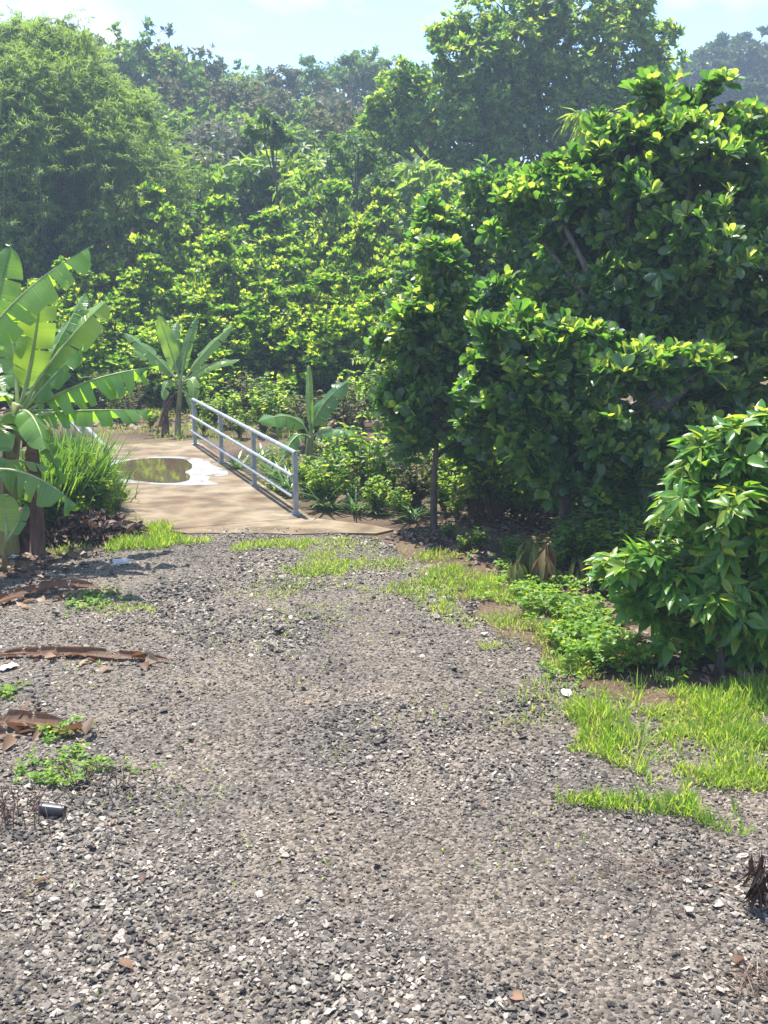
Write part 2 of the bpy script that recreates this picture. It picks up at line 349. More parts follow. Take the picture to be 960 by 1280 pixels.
def gravel_mat():
    m, nt, out = newmat('gravel_bed'); k = nt.links.new
    tc = N(nt, 'ShaderNodeTexCoord')
    v = N(nt, 'ShaderNodeTexVoronoi', i_Scale=42.0); n1 = N(nt, 'ShaderNodeTexNoise', i_Scale=1.1, i_Detail=5.0)
    n3 = N(nt, 'ShaderNodeTexNoise', i_Scale=60.0, i_Detail=4.0)
    for q in (v, n1, n3): k(tc.outputs['Object'], q.inputs['Vector'])
    hs = N(nt, 'ShaderNodeSeparateColor'); k(v.outputs['Color'], hs.inputs[0])
    r1 = ramp(nt, [(0, (.05, .043, .035)), (.5, (.125, .109, .089)), (1, (.22, .195, .165))]); k(hs.outputs[0], r1.inputs['Fac'])
    r2 = ramp(nt, [(.35, (.8, .78, .78)), (.65, (1.15, 1.08, 1.0))]); k(n1.outputs['Fac'], r2.inputs['Fac'])
    x = N(nt, 'ShaderNodeMix', data_type='RGBA', blend_type='MULTIPLY'); x.inputs['Factor'].default_value = 1
    k(r1.outputs['Color'], x.inputs['A']); k(r2.outputs['Color'], x.inputs['B'])
    b = N(nt, 'ShaderNodeBsdfPrincipled', i_Roughness=.85); b.inputs['Specular IOR Level'].default_value = .3
    mm = N(nt, 'ShaderNodeMath', operation='SUBTRACT'); mm.inputs[0].default_value = 1.0; k(v.outputs['Distance'], mm.inputs[1])
    m2 = N(nt, 'ShaderNodeMath', operation='ADD'); k(mm.outputs[0], m2.inputs[0]); k(n3.outputs['Fac'], m2.inputs[1])
    bp = N(nt, 'ShaderNodeBump', i_Strength=1.0, i_Distance=.02); k(m2.outputs[0], bp.inputs['Height']); k(bp.outputs['Normal'], b.inputs['Normal'])
    k(x.outputs['Result'], b.inputs['Base Color']); k(b.outputs[0], out.inputs['Surface']); return m
def stone_mat():
    m, nt, out = newmat('crushed_stone'); k = nt.links.new
    a = N(nt, 'ShaderNodeAttribute', attribute_name='tint'); tc = N(nt, 'ShaderNodeTexCoord')
    n = N(nt, 'ShaderNodeTexNoise', i_Scale=70.0, i_Detail=3.0); k(tc.outputs['Object'], n.inputs['Vector'])
    rp = ramp(nt, [(0, (.035, .031, .028)), (.5, (.152, .134, .110)), (.85, (.31, .276, .232)), (1, (.40, .345, .285))]); k(a.outputs['Fac'], rp.inputs['Fac'])
    r2 = ramp(nt, [(.3, (.75, .73, .72)), (.7, (1.2, 1.18, 1.15))]); k(n.outputs['Fac'], r2.inputs['Fac'])
    x = N(nt, 'ShaderNodeMix', data_type='RGBA', blend_type='MULTIPLY'); x.inputs['Factor'].default_value = 1
    k(rp.outputs['Color'], x.inputs['A']); k(r2.outputs['Color'], x.inputs['B'])
    b = N(nt, 'ShaderNodeBsdfPrincipled', i_Roughness=.7); b.inputs['Specular IOR Level'].default_value = .4
    k(x.outputs['Result'], b.inputs['Base Color']); k(b.outputs[0], out.inputs['Surface']); return m
def concrete_mat():
    m, nt, out = newmat('muddy_concrete'); k = nt.links.new
    tc = N(nt, 'ShaderNodeTexCoord')
    n1 = N(nt, 'ShaderNodeTexNoise', i_Scale=.9, i_Detail=7.0, i_Roughness=.62); n2 = N(nt, 'ShaderNodeTexNoise', i_Scale=45.0, i_Detail=4.0)
    mp = N(nt, 'ShaderNodeMapping'); mp.inputs['Rotation'].default_value = (0, 0, math.atan2(BD[1], BD[0])); mp.inputs['Scale'].default_value = (1.1, 1.6, 1)
    n3 = N(nt, 'ShaderNodeTexNoise', i_Scale=2.2, i_Detail=5.0)
    k(tc.outputs['Object'], n1.inputs['Vector']); k(tc.outputs['Object'], n2.inputs['Vector']); k(tc.outputs['Object'], mp.inputs['Vector']); k(mp.outputs[0], n3.inputs['Vector'])
    r1 = ramp(nt, [(.3, (.12, .075, .042)), (.5, (.185, .143, .09)), (.7, (.25, .207, .145))]); k(n1.outputs['Fac'], r1.inputs['Fac'])
    r3 = ramp(nt, [(.36, (.55, .51, .46)), (.6, (1.08, 1.06, 1.03))]); k(n3.outputs['Fac'], r3.inputs['Fac'])
    x = N(nt, 'ShaderNodeMix', data_type='RGBA', blend_type='MULTIPLY'); x.inputs['Factor'].default_value = 1
    k(r1.outputs['Color'], x.inputs['A']); k(r3.outputs['Color'], x.inputs['B'])
    b = N(nt, 'ShaderNodeBsdfPrincipled', i_Roughness=.8); b.inputs['Specular IOR Level'].default_value = .3
    bp = N(nt, 'ShaderNodeBump', i_Strength=.25, i_Distance=.01); k(n2.outputs['Fac'], bp.inputs['Height']); k(bp.outputs['Normal'], b.inputs['Normal'])
    k(x.outputs['Result'], b.inputs['Base Color']); k(b.outputs[0], out.inputs['Surface']); return m
def water_mat(name, col, rough, alpha=None):
    m, nt, out = newmat(name); k = nt.links.new
    b = N(nt, 'ShaderNodeBsdfPrincipled', i_Roughness=rough, i_IOR=1.33); b.inputs['Base Color'].default_value = (*col, 1); b.inputs['Specular IOR Level'].default_value = .6
    n = N(nt, 'ShaderNodeTexNoise', i_Scale=9.0, i_Detail=2.0); tc = N(nt, 'ShaderNodeTexCoord'); k(tc.outputs['Object'], n.inputs['Vector'])
    bp = N(nt, 'ShaderNodeBump', i_Strength=.06, i_Distance=.01); k(n.outputs['Fac'], bp.inputs['Height']); k(bp.outputs['Normal'], b.inputs['Normal'])
    k(b.outputs[0], out.inputs['Surface']); return m
M['ground'] = ground_mat(); M['gravel'] = gravel_mat(); M['stone'] = stone_mat(); M['concrete'] = concrete_mat()
M['water'] = water_mat('puddle_water', (.07, .05, .03), .03); M['film'] = water_mat('painted_sky_water', (.32, .34, .37), .18)  # second one: pale base colour stands for reflected sky

# ------------------------------------------------------------------ the setting
def grid_terrain():
    def axis(segs):
        out = [segs[0][0]]
        for a, b, st in segs: out += list(np.linspace(a, b, max(2, int((b - a) / st) + 1))[1:])
        return np.array(out)
    xs = axis([(-260, -60, 10), (-60, -14, 2), (-14, 14, .3), (14, 60, 2), (60, 260, 10)])
    ys = axis([(-30, 0, 3), (0, 9, .6), (9, 30, .3), (30, 60, 1.2), (60, 140, 3), (140, 214, 9)])
    X, Y = np.meshgrid(xs, ys); Z = hz(X, Y) - 0.004
    V = np.stack([X, Y, Z], -1).reshape(-1, 3); nx = len(xs)
    i, j = np.meshgrid(np.arange(len(ys) - 1), np.arange(nx - 1), indexing='ij'); a = (i * nx + j).ravel()
    T = np.concatenate([np.stack([a, a + 1, a + nx + 1], 1), np.stack([a, a + nx + 1, a + nx], 1)])
    A = Acc(); A.add(V, T)
    tag(obj('ground', A.mesh('ground', M['ground'])), kind='structure')
grid_terrain()

def inpoly(x, y, poly):
    x = np.asarray(x); y = np.asarray(y); c = np.zeros(x.shape, bool); n = len(poly)
    for i in range(n):
        x1, y1 = poly[i][:2]; x2, y2 = poly[(i + 1) % n][:2]
        k = ((y1 > y) != (y2 > y)) & (x < (x2 - x1) * (y - y1) / (y2 - y1 + 1e-12) + x1); c ^= k
    return c
def gpoly(px): return [tuple(P(a, b)[:2]) for a, b in px]

# gravel road: from behind the camera to the bridge
ROAD = [(3.6, 0.5), (3.7, 4.0)] + gpoly([(1100, 1000), (1050, 940), (960, 905), (850, 885), (760, 870), (690, 835), (640, 795), (585, 745), (545, 705), (480, 672), (380, 664), (235, 664), (150, 668), (95, 690), (40, 720)]) + [(-7.5, 11.0), (-7.5, 0.5)]
def road_sheet():
    xs = np.arange(-7.8, 4.6, .11); ys = np.arange(.4, 16.2, .11); X, Y = np.meshgrid(xs, ys)
    wob = (fnoise(X * 1.6, Y * 1.6) - .5) * .7; ins = inpoly(X + wob, Y + wob * .6, ROAD)
    V = np.stack([X, Y, 0.012 + 0.03 * (fnoise(X * 1.3, Y * 1.3) - .5) * sstep(15, 12, Y)], -1).reshape(-1, 3); nx = len(xs)
    c = ins[:-1, :-1] & ins[1:, 1:] & ins[1:, :-1] & ins[:-1, 1:]
    i, j = np.nonzero(c); a = i * nx + j
    T = np.concatenate([np.stack([a, a + 1, a + nx + 1], 1), np.stack([a, a + nx + 1, a + nx], 1)])
    u, inv = np.unique(T, return_inverse=True); A = Acc(); A.add(V[u], inv.reshape(-1, 3))
    tag(obj('gravel_road', A.mesh('gravel_road', M['gravel'])), kind='structure')
road_sheet()
def road_z(x, y): return 0.012 + 0.03 * (fnoise(np.asarray(x) * 1.3, np.asarray(y) * 1.3) - .5) * sstep(15, 12, y)

def stones():
    rng = np.random.default_rng(5); tv = []
    import bmesh
    bm = bmesh.new(); bmesh.ops.create_icosphere(bm, subdivisions=1, radius=1.0)
    bm.verts.ensure_lookup_table(); base = np.array([v.co[:] for v in bm.verts]); tri = np.array([[v.index for v in f.verts] for f in bm.faces]); bm.free()
    for k in range(14):
        v = base.copy()
        for c in range(5):                       # chip flat faces off
            d = nrm(rng.normal(size=3)); lim = rng.uniform(.35, .75); s = v @ d; ex = np.maximum(s - lim, 0); v = v - ex[:, None] * d
        v *= np.array([1, rng.uniform(.45, .85), rng.uniform(.2, .42)]); tv.append(v + rng.normal(size=v.shape) * .05)
    tv = np.array(tv); A = Acc()
    for y0, y1, dens, sz in [(3.6, 7.0, 2100, .0145), (7.0, 10.5, 1350, .016), (10.5, 15.2, 800, .017)]:
        x0, x1 = -.45 * y1 - 1.2, .40 * y1 + 1.0; x0 = max(x0, -7.4)
        n = int((x1 - x0) * (y1 - y0) * dens); x = rng.uniform(x0, x1, n); y = rng.uniform(y0, y1, n)
        wob = (fnoise(x * 1.6, y * 1.6) - .5) * .7; k = inpoly(x + wob, y + wob * .6, ROAD)
        dn = fnoise(x * .9 + 40, y * .9); k &= rng.random(n) < .55 + .75 * sstep(.35, .6, dn)
        x, y = x[k], y[k]; n = len(x); dn = dn[k]
        s = sz * rng.lognormal(0, .38, n) * (0.85 + .5 * sstep(.4, .65, dn)); xc = -.25 - .012 * y - .0135 * np.maximum(y - 4, 0) ** 2 * .95; tr = np.exp(-((np.abs(x - xc) - .62) / .3) ** 2) * (.6 + .6 * fnoise(x * .7, y * .4)); s *= 1 - .25 * np.clip(tr, 0, 1); s = np.minimum(s, sz * 2.6)
        big = rng.random(n) < .006; s[big] *= 1.9
        yaw = rng.uniform(0, 2 * pi, n); tx = rng.normal(size=n) * .38; ty = rng.normal(size=n) * .38
        v = tv[rng.integers(0, len(tv), n)] * s[:, None, None]
        cx_, sx_ = np.cos(tx)[:, None], np.sin(tx)[:, None]; v = np.stack([v[..., 0], v[..., 1] * cx_ - v[..., 2] * sx_, v[..., 1] * sx_ + v[..., 2] * cx_], -1)
        cy_, sy_ = np.cos(ty)[:, None], np.sin(ty)[:, None]; v = np.stack([v[..., 0] * cy_ + v[..., 2] * sy_, v[..., 1], -v[..., 0] * sy_ + v[..., 2] * cy_], -1)
        cz, sz_ = np.cos(yaw)[:, None], np.sin(yaw)[:, None]; v = np.stack([v[..., 0] * cz - v[..., 1] * sz_, v[..., 0] * sz_ + v[..., 1] * cz, v[..., 2]], -1)
        z = road_z(x, y) + s * rng.uniform(.05, .45, n)
        v += np.stack([x, y, z], -1)[:, None]
        T = tri[None] + (np.arange(n) * 12)[:, None, None]
        tint = np.clip(rng.normal(.46, .28, n) + (fnoise(x * .5 + 9, y * .5) - .5) * .35 + .02 * tr, 0, 1); w = rng.random(n) < .02; tint[w] = 1; tint -= .22 * sstep(.5, .68, fnoise(x * 2.1 + 3, y * 2.1 + 7)); tint = np.clip(tint, 0, 1)
        A.add(v.reshape(-1, 3), T.reshape(-1, 3), np.repeat(tint, 12))
    tag(obj('gravel', A.mesh('gravel', M['stone'], smooth=False)), 'grey crushed stone gravel lying loose all over the road', 'gravel', kind='stuff')
stones()

# ------------------------------------------------------------------ bridge
def prism(acc, poly, z0, z1, mi=0):
    poly = [np.asarray(p)[:2] for p in poly]; n = len(poly)
    import mathutils
    tris = mathutils.geometry.tessellate_polygon([[mathutils.Vector((*p, 0)) for p in poly]])
    V = [(*p, z1) for p in poly] + [(*p, z0) for p in poly]; T = []
    for t in tris:
        a, b, c = t; q = [poly[a], poly[b], poly[c]]
        if np.cross(q[1] - q[0], q[2] - q[0]) < 0: a, b = b, a
        T += [(a, b, c), (b + n, a + n, c + n)]
    for i in range(n):
        j = (i + 1) % n; T += [(i, j, j + n), (i, j + n, i + n)]
    acc.add(V, T, .5, mi)
def bp(s, l, z=0): return NR + BD * s + BL * l + np.array([0, 0, z])      # along, leftwards
DZ = 0.03
A = Acc(); prism(A, [bp(-.25, -.14), bp(BLEN + .5, -.14), bp(BLEN + .5, BW + .14), bp(-.25, BW + .14)], DZ - .3, DZ)
deck = A.mesh('deck', M['concrete'], smooth=False)
A = Acc()
ap = [bp(-.25, -.12), tuple(P(420, 653)[:2]), tuple(P(462, 658)[:2]), tuple(P(492, 664)[:2]), tuple(P(470, 669)[:2]), tuple(P(420, 668)[:2]), tuple(P(370, 670)[:2]), tuple(P(310, 668)[:2]), tuple(P(235, 669)[:2]), tuple(P(180, 660)[:2]), tuple(P(130, 652)[:2]), bp(-.25, BW + .12)]
prism(A, ap, -.3, DZ - .004)
apron = A.mesh('apron', M['concrete'], smooth=False)
abut = []
for s in (.1, BLEN + .2):
    A = Acc(); prism(A, [bp(s - .35, 0), bp(s + .1, 0), bp(s + .1, BW), bp(s - .35, BW)], -1.6, DZ - .302); abut.append(('abutment', A.mesh('abutment', M['concrete'], smooth=False)))
spawn('concrete_bridge', 'short mud stained concrete bridge with a puddle on its deck', 'bridge', (0, 0, 0), [('deck', deck), ('apron', apron)] + abut)

def sheet(name, px, z, mat, wob=.03, seed=0):
    """smooth closed outline on the deck"""
    pts = np.array([P(a, b, z) for a, b in px]); n = len(pts); t = np.linspace(0, n, n * 8, endpoint=False)
    i = t.astype(int); f = (t - i)[:, None]; p0, p1, p2, p3 = (pts[(i + k) % n] for k in (-1, 0, 1, 2))
    c = .5 * ((2 * p1) + (-p0 + p2) * f + (2 * p0 - 5 * p1 + 4 * p2 - p3) * f ** 2 + (-p0 + 3 * p1 - 3 * p2 + p3) * f ** 3)
    c[:, :2] += (np.stack([vnoise(c[:, 0] * 4, c[:, 1] * 4), vnoise(c[:, 0] * 4 + 9, c[:, 1] * 4)], 1) - .5) * wob * 2
    import mathutils
    tr = mathutils.geometry.tessellate_polygon([[mathutils.Vector((a, b, 0)) for a, b, _ in c]])
    T = []
    for a, b, d in tr:
        if np.cross(c[b, :2] - c[a, :2], c[d, :2] - c[a, :2]) < 0: a, b = b, a
        T.append((a, b, d))
    c[:, 2] = z; A = Acc(); A.add(c, T); return tag(obj(name, A.mesh(name, mat)), kind='structure')
def painted_sky_film():
    m, nt, out = newmat('painted_sky_film'); k = nt.links.new; tc = N(nt, 'ShaderNodeTexCoord')
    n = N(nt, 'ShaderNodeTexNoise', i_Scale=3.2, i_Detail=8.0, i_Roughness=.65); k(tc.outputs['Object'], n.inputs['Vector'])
    rp = ramp(nt, [(.38, (.13, .09, .055)), (.47, (.28, .28, .28)), (.56, (.36, .39, .44))]); k(n.outputs['Fac'], rp.inputs['Fac'])  # pale grey blue stands for sky reflection, painted over muddy brown
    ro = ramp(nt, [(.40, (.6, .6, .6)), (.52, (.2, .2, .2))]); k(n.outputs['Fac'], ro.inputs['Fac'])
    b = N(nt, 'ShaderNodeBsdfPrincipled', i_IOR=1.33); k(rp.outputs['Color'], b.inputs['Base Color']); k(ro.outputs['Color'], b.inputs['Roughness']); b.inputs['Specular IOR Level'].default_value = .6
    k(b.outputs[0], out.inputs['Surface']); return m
M['film'] = painted_sky_film()
sheet('puddle_rim', [(120, 585), (140, 577), (165, 573), (195, 571), (228, 571), (256, 574), (264, 580), (280, 587), (284, 593), (264, 596), (262, 601), (273, 605), (240, 606.5), (195, 605), (150, 603), (120, 600)], DZ + .004, M['film'])  # rim sheet carries the painted sky reflection round the water
sheet('puddle', [(118, 590), (150, 578), (175, 573.5), (215, 572.5), (236, 576), (238, 584), (232, 590), (237, 596), (228, 602), (195, 603), (160, 599), (125, 596)], DZ + .008, M['water'])

def box_between(acc, a, b, w, h, mi=0):
    a = np.asarray(a); b = np.asarray(b); d = nrm(b - a); ref = np.array([0, 0, 1.0]) if abs(d[2]) < .9 else BD
    u = nrm(np.cross(d, ref)); v = np.cross(u, d); V = []
    for p in (a, b):
        for s, t in ((-1, -1), (1, -1), (1, 1), (-1, 1)): V.append(p + u * s * w / 2 + v * t * h / 2)
    T = [(0, 1, 2), (0, 2, 3), (4, 6, 5), (4, 7, 6)]
    for i in range(4):
        j = (i + 1) % 4; T += [(i, i + 4, j + 4), (i, j + 4, j)]
    acc.add(V, T, .5, mi)
def railing(l, label, s0=0.0, npost=4):
    parts = []; H = .93
    for i in range(npost):
        s = s0 + (BLEN - s0) * i / (npost - 1); A = Acc(); box_between(A, bp(s, l, DZ - .2), bp(s, l, H - .03), .065, .065); box_between(A, bp(s, l, DZ - .01), bp(s, l, DZ + .012), .15, .13); parts.append(('post', A.mesh('post', M['galv'], False)))
    side = 1 if l < 1 else -1
    for nm, z in (('top_rail', H), ('middle_rail', .60), ('lower_rail', .30)):
        A = Acc(); ll = l if nm == 'top_rail' else l + side * .057
        tube(A, [bp(s0 - .05, ll, z), bp((s0 + BLEN) / 2, ll, z), bp(BLEN + .05, ll, z)], .032 if nm == 'top_rail' else .026, 12); parts.append((nm, A.mesh(nm, M['galv'])))
    A = Acc()
    spawn('bridge_railing', label, 'railing', (0, 0, 0), parts)
railing(0, 'grey three rail steel railing with four posts beside the puddle')
railing(2.45, 'steel railing half buried in tall grass beside the banana plants', 1.6, 3)

# ------------------------------------------------------------------ trees with their own outline
def px_blobs(lst, Y):
    out = []
    for q in lst:
        px, py, r = q[:3]; dy = q[3] if len(q) > 3 else 0
        c = at(px, py, Y + dy); out.append((*c, r / F * (Y + dy)))
    return out
def big_tree(name, label, cat, base, blobs, mat, bark, r0, fork_z, seed, group=None, limb=40, fork_shift=(0, 0), **kw):
    rng = np.random.default_rng(seed); base = np.array([base[0], base[1], float(hz(base[0], base[1]))])
    bl = [(b[0] - base[0], b[1] - base[1], b[2] - base[2], b[3]) for b in blobs]
    A = Acc(); pos, tp = crown_leaves(A, bl, rng=rng, **kw); cm = A.mesh('crown', mat)
    B = Acc(); ctr = np.mean([b[:2] for b in bl], 0)
    trunk_mesh(B, (0, 0, 0), (ctr[0] * .35 + fork_shift[0], ctr[1] * .35 + fork_shift[1], fork_z), bl, pos, r0, rng, limb)
    return spawn(name, label, cat, base, [('trunk', B.mesh('trunk', bark)), ('crown', cm)], group=group)

JK = dict(tips=6, lpt=6, Ln=.215, W=.125, tm=OBOV, spread=(.2, 1.1), up=1.0, cs=.27, young=.62, shell=(.7, 1.15), wander=.6, inner=.25)
GJ = 'jackfruit trees along the right side of the road'
b2 = P(697, 694)
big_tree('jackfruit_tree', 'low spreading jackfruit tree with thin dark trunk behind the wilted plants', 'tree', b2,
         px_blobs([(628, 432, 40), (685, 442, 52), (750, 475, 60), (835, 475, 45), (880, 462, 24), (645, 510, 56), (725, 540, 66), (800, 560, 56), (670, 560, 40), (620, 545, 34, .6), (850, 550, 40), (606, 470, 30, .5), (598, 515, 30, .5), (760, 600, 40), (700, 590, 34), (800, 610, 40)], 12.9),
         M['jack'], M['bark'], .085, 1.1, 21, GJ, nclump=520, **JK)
b3 = P(778, 690)
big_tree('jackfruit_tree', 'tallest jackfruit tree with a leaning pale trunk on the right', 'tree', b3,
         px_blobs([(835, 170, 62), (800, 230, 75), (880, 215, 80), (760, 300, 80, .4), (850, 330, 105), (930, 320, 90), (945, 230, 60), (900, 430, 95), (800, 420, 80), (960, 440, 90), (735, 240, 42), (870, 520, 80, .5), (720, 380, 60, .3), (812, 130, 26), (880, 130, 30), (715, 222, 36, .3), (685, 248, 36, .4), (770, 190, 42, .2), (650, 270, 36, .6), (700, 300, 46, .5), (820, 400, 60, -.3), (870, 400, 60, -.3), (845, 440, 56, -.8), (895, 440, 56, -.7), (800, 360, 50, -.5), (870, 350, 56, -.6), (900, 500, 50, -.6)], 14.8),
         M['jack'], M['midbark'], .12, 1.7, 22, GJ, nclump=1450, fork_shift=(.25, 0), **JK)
b1 = P(543, 664)
big_tree('jackfruit_tree', 'narrow dark jackfruit tree on a slender bare trunk by the end of the concrete', 'tree', b1,
         px_blobs([(535, 390, 44), (512, 430, 36), (562, 440, 46), (535, 490, 46), (577, 515, 42), (520, 545, 32), (585, 560, 30, .4), (592, 475, 36, .3), (600, 430, 30, .6), (500, 500, 26), (545, 335, 34)], 14.6),
         M['jack'], M['bark'], .05, 1.25, 23, GJ, nclump=330, **JK)
b4 = at(640, 600, 21.5)
big_tree('jackfruit_tree', 'round topped jackfruit tree behind the low spreading one', 'tree', b4,
         px_blobs([(538, 295, 36), (572, 285, 46), (615, 255, 44), (655, 268, 52), (700, 248, 50), (745, 262, 44), (640, 340, 64), (585, 355, 52), (540, 370, 46), (715, 320, 60), (690, 390, 60), (600, 420, 60), (655, 450, 50), (735, 215, 30)], 21.5),
         M['jack'], M['bark'], .12, 1.6, 24, GJ, nclump=680, **JK)
b5 = at(610, 640, 16.8)
big_tree('jackfruit_tree', 'shaded jackfruit tree filling the gap between narrow dark tree and low spreading tree', 'tree', b5,
         px_blobs([(605, 395, 48), (640, 430, 50), (602, 470, 46), (612, 530, 40), (700, 510, 50), (770, 560, 50), (800, 620, 46, -2.4), (850, 640, 44, -2.5), (765, 645, 36, -2.8)], 16.8),
         M['jack'], M['bark'], .09, 1.2, 25, GJ, nclump=420, **JK)
b6 = at(1010, 660, 16.8)
big_tree('jackfruit_tree', 'jackfruit tree cut off by the right edge of the photo', 'tree', b6,
         px_blobs([(975, 200, 55), (1010, 270, 100), (960, 330, 80), (1040, 380, 110), (980, 470, 100), (1060, 480, 110), (940, 540, 70)], 16.8),
         M['jack'], M['bark'], .14, 1.7, 26, GJ, nclump=330, **JK)

bs = P(905, 842)
big_tree('leafy_shrub', 'bright green drooping shrub with long pointed leaves at the right edge', 'shrub', bs,
         px_blobs([(895, 580, 50), (950, 560, 55), (860, 640, 55), (930, 660, 85), (795, 718, 38), (763, 718, 24), (865, 735, 62), (945, 755, 75), (1005, 640, 85), (1010, 760, 85), (810, 765, 36), (835, 785, 38), (880, 800, 44), (900, 760, 50, -.3), (940, 815, 48), (1000, 820, 50)], 9.3),
         M['shrubleaf'], M['bark'], .045, .4, 31, None, limb=90, nclump=440, tips=3, lpt=8, Ln=.22, W=.12, tm=ELL, spread=(.75, 1.5), up=1.7, cs=.25, young=.4, sag=.3, wander=.45, shell=(.72, 1.15), lump=(11, .32), inner=.05, zb=.7)

bt = at(690, 250, 47)
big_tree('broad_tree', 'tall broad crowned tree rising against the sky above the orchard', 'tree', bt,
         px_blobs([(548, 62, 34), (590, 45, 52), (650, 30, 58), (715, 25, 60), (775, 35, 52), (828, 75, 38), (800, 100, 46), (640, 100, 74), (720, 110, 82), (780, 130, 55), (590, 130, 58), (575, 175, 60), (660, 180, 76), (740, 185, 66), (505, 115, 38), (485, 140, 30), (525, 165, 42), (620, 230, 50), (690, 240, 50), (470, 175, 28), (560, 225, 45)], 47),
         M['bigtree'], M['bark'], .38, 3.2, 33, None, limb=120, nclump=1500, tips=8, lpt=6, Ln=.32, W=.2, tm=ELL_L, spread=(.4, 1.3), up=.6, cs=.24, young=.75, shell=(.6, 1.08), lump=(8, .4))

# ------------------------------------------------------------------ orchard rows: a few trees built, then repeated
def proto_tree(h, w, seed, mat, bark, nclump, tips, lpt, Ln, W, tm, nb=9, r0=.09, low=.22, limb=25, cone=False, **kw):
    rng = np.random.default_rng(seed); bl = []
    for i in range(nb):
        z = h * (low + (.93 - low) * (i + .5) / nb); prof = math.sqrt(max(.12, 1 - ((z / h - .52) / .56) ** 2))
        if cone: prof = 1.08 - .85 * z / h
        a = i * 2.4 + rng.uniform(0, 1); d = w * .5 * prof * rng.uniform(.25, .7)
        if i >= nb - 2: d *= .35
        bl.append((cos(a) * d, sin(a) * d, z, w * .5 * prof * rng.uniform(.45, .7)))
    A = Acc(); pos, tp = crown_leaves(A, bl, nclump, tips, lpt, Ln, W, tm, rng, **kw)
    B = Acc(); trunk_mesh(B, (0, 0, 0), (rng.normal() * .05 * h, 0, h * low), bl, pos, r0, rng, limb, nside=7)
    top = max(np.percentile(A.V[0][:, 2], 99.5), .1)
    return [('trunk', B.mesh('trunk', bark)), ('crown', A.mesh('crown', mat))], top
def top_h(px, py, Y): return at(px, py, Y)[2]
OR = [proto_tree(5, 4.4, 40 + i, M['orchard'], M['bark'], 330, 6, 6, .235, .145, OBOV_L, nb=14, low=.1, cone=True, spread=(.15, .9), up=1.2, cs=.3, young=.7, shell=(.7, 1.15), wander=.6) for i in range(3)]
rng = np.random.default_rng(77)
orch = [(-45, 372, 28.5), (55, 350, 28.2), (160, 372, 30.5), (255, 362, 28.5), (335, 352, 28.2), (405, 330, 27.8), (470, 322, 27.0), (-90, 320, 32),
        (10, 318, 32.5), (105, 315, 32), (195, 320, 32), (285, 310, 32), (370, 300, 32), (455, 290, 31), (530, 300, 30), (600, 330, 30),
        (-60, 262, 37), (40, 250, 37.5), (125, 265, 37), (200, 255, 37), (275, 232, 38), (345, 245, 38), (415, 252, 38), (480, 240, 38), (550, 245, 38), (630, 260, 38), (710, 270, 38)]
rows = ['front orchard row', 'middle orchard row', 'back orchard row']
where = ['by the left edge of the photo', 'behind the large banana plants', 'left of the small banana plant', 'behind the small banana plant', 'behind the railing posts', 'behind the banana in the ditch', 'beside the narrow dark jackfruit tree']
def wpos(px):
    for lim, t in ((0, 'beyond the left edge'), (80, 'close to the left edge'), (150, 'above the large banana leaves'), (230, 'above the small banana plant'), (300, 'above the far railing post'), (355, 'in line with the railing middle'), (430, 'in line with the near railing post'), (500, 'next to the narrow dark tree'), (580, 'behind the narrow dark tree'), (660, 'behind the round topped jackfruit tree')):
        if px < lim: return t
    return 'hidden behind the tall jackfruit trees'
for px, py, Y in orch:
    p = at(px, 500, Y); z = float(hz(p[0], p[1])); parts, top = OR[int(rng.integers(3))]
    s = (top_h(px, py, Y) - z) / top; row = rows[0 if Y < 31 and px < 480 else 1 if Y < 35 else 2]
    spawn('orchard_tree', f'fruit tree in {row}, {wpos(px)}', 'tree', (p[0], p[1], z), parts, rng.uniform(0, 6.28), (max(s, .95) * rng.uniform(.9, 1.15), max(s, .95) * rng.uniform(.9, 1.15), s * rng.uniform(.9, 1.1)), 'fruit trees of the orchard beyond the bridge')

# ------------------------------------------------------------------ trees on the hill
LOW = dict(spread=(.4, 1.3), up=.6, lump=(7, .4))
HT = {}
HT['dusky'] = [proto_tree(9, 6.5, 60 + i, M['dusky'], M['bark'], 260, 8, 5, .36, .26, ELL_L, nb=11, r0=.16, low=.15, cs=.28, young=.45, **LOW) for i in range(3)]
HT['grey'] = [proto_tree(7, 6.5, 70 + i, M['greyleaf'], M['paletrunk'], 230, 8, 4, .34, .2, ELL_L, nb=10, r0=.13, low=.15, cs=.34, young=.45, limb=60, **LOW) for i in range(2)]
HT['mid'] = [proto_tree(8, 6.5, 80 + i, M['midgreen'], M['bark'], 240, 8, 5, .36, .28, ELL_L, nb=11, r0=.15, low=.12, cs=.28, young=.45, **LOW) for i in range(2)]
HT['light'] = [proto_tree(4, 4.2, 90 + i, M['lightgreen'], M['paletrunk'], 130, 7, 6, .32, .16, LANCE, nb=8, r0=.07, low=.15, cs=.24, young=.4, spread=(.8, 1.6), up=.5, sag=.2) for i in range(2)]
HT['far'] = [proto_tree(13, 10, 95 + i, M['farleaf'], M['bark'], 420, 7, 5, .6, .45, ELL_L, nb=13, r0=.25, low=.1, cs=.16, young=.2, **LOW) for i in range(2)]
def umbrella(seed):
    rng = np.random.default_rng(seed); bl = []
    for i in range(7):
        a = i * 2.4; d = rng.uniform(.6, 3.2); bl.append((cos(a) * d, sin(a) * d, 8.2 + rng.uniform(-.9, .9) - d * .15, rng.uniform(.9, 1.5)))
    A = Acc(); pos, tp = crown_leaves(A, bl, 150, 8, 6, .3, .16, LANCE, rng, spread=(.9, 1.6), up=.8, cs=.25, young=.2, squash=.35)
    B = Acc(); trunk_mesh(B, (0, 0, 0), (.3, 0, 5.2), bl, pos, .13, rng, 20, nside=7)
    return [('trunk', B.mesh('trunk', M['paletrunk'])), ('crown', A.mesh('crown', M['midgreen']))], 9.4
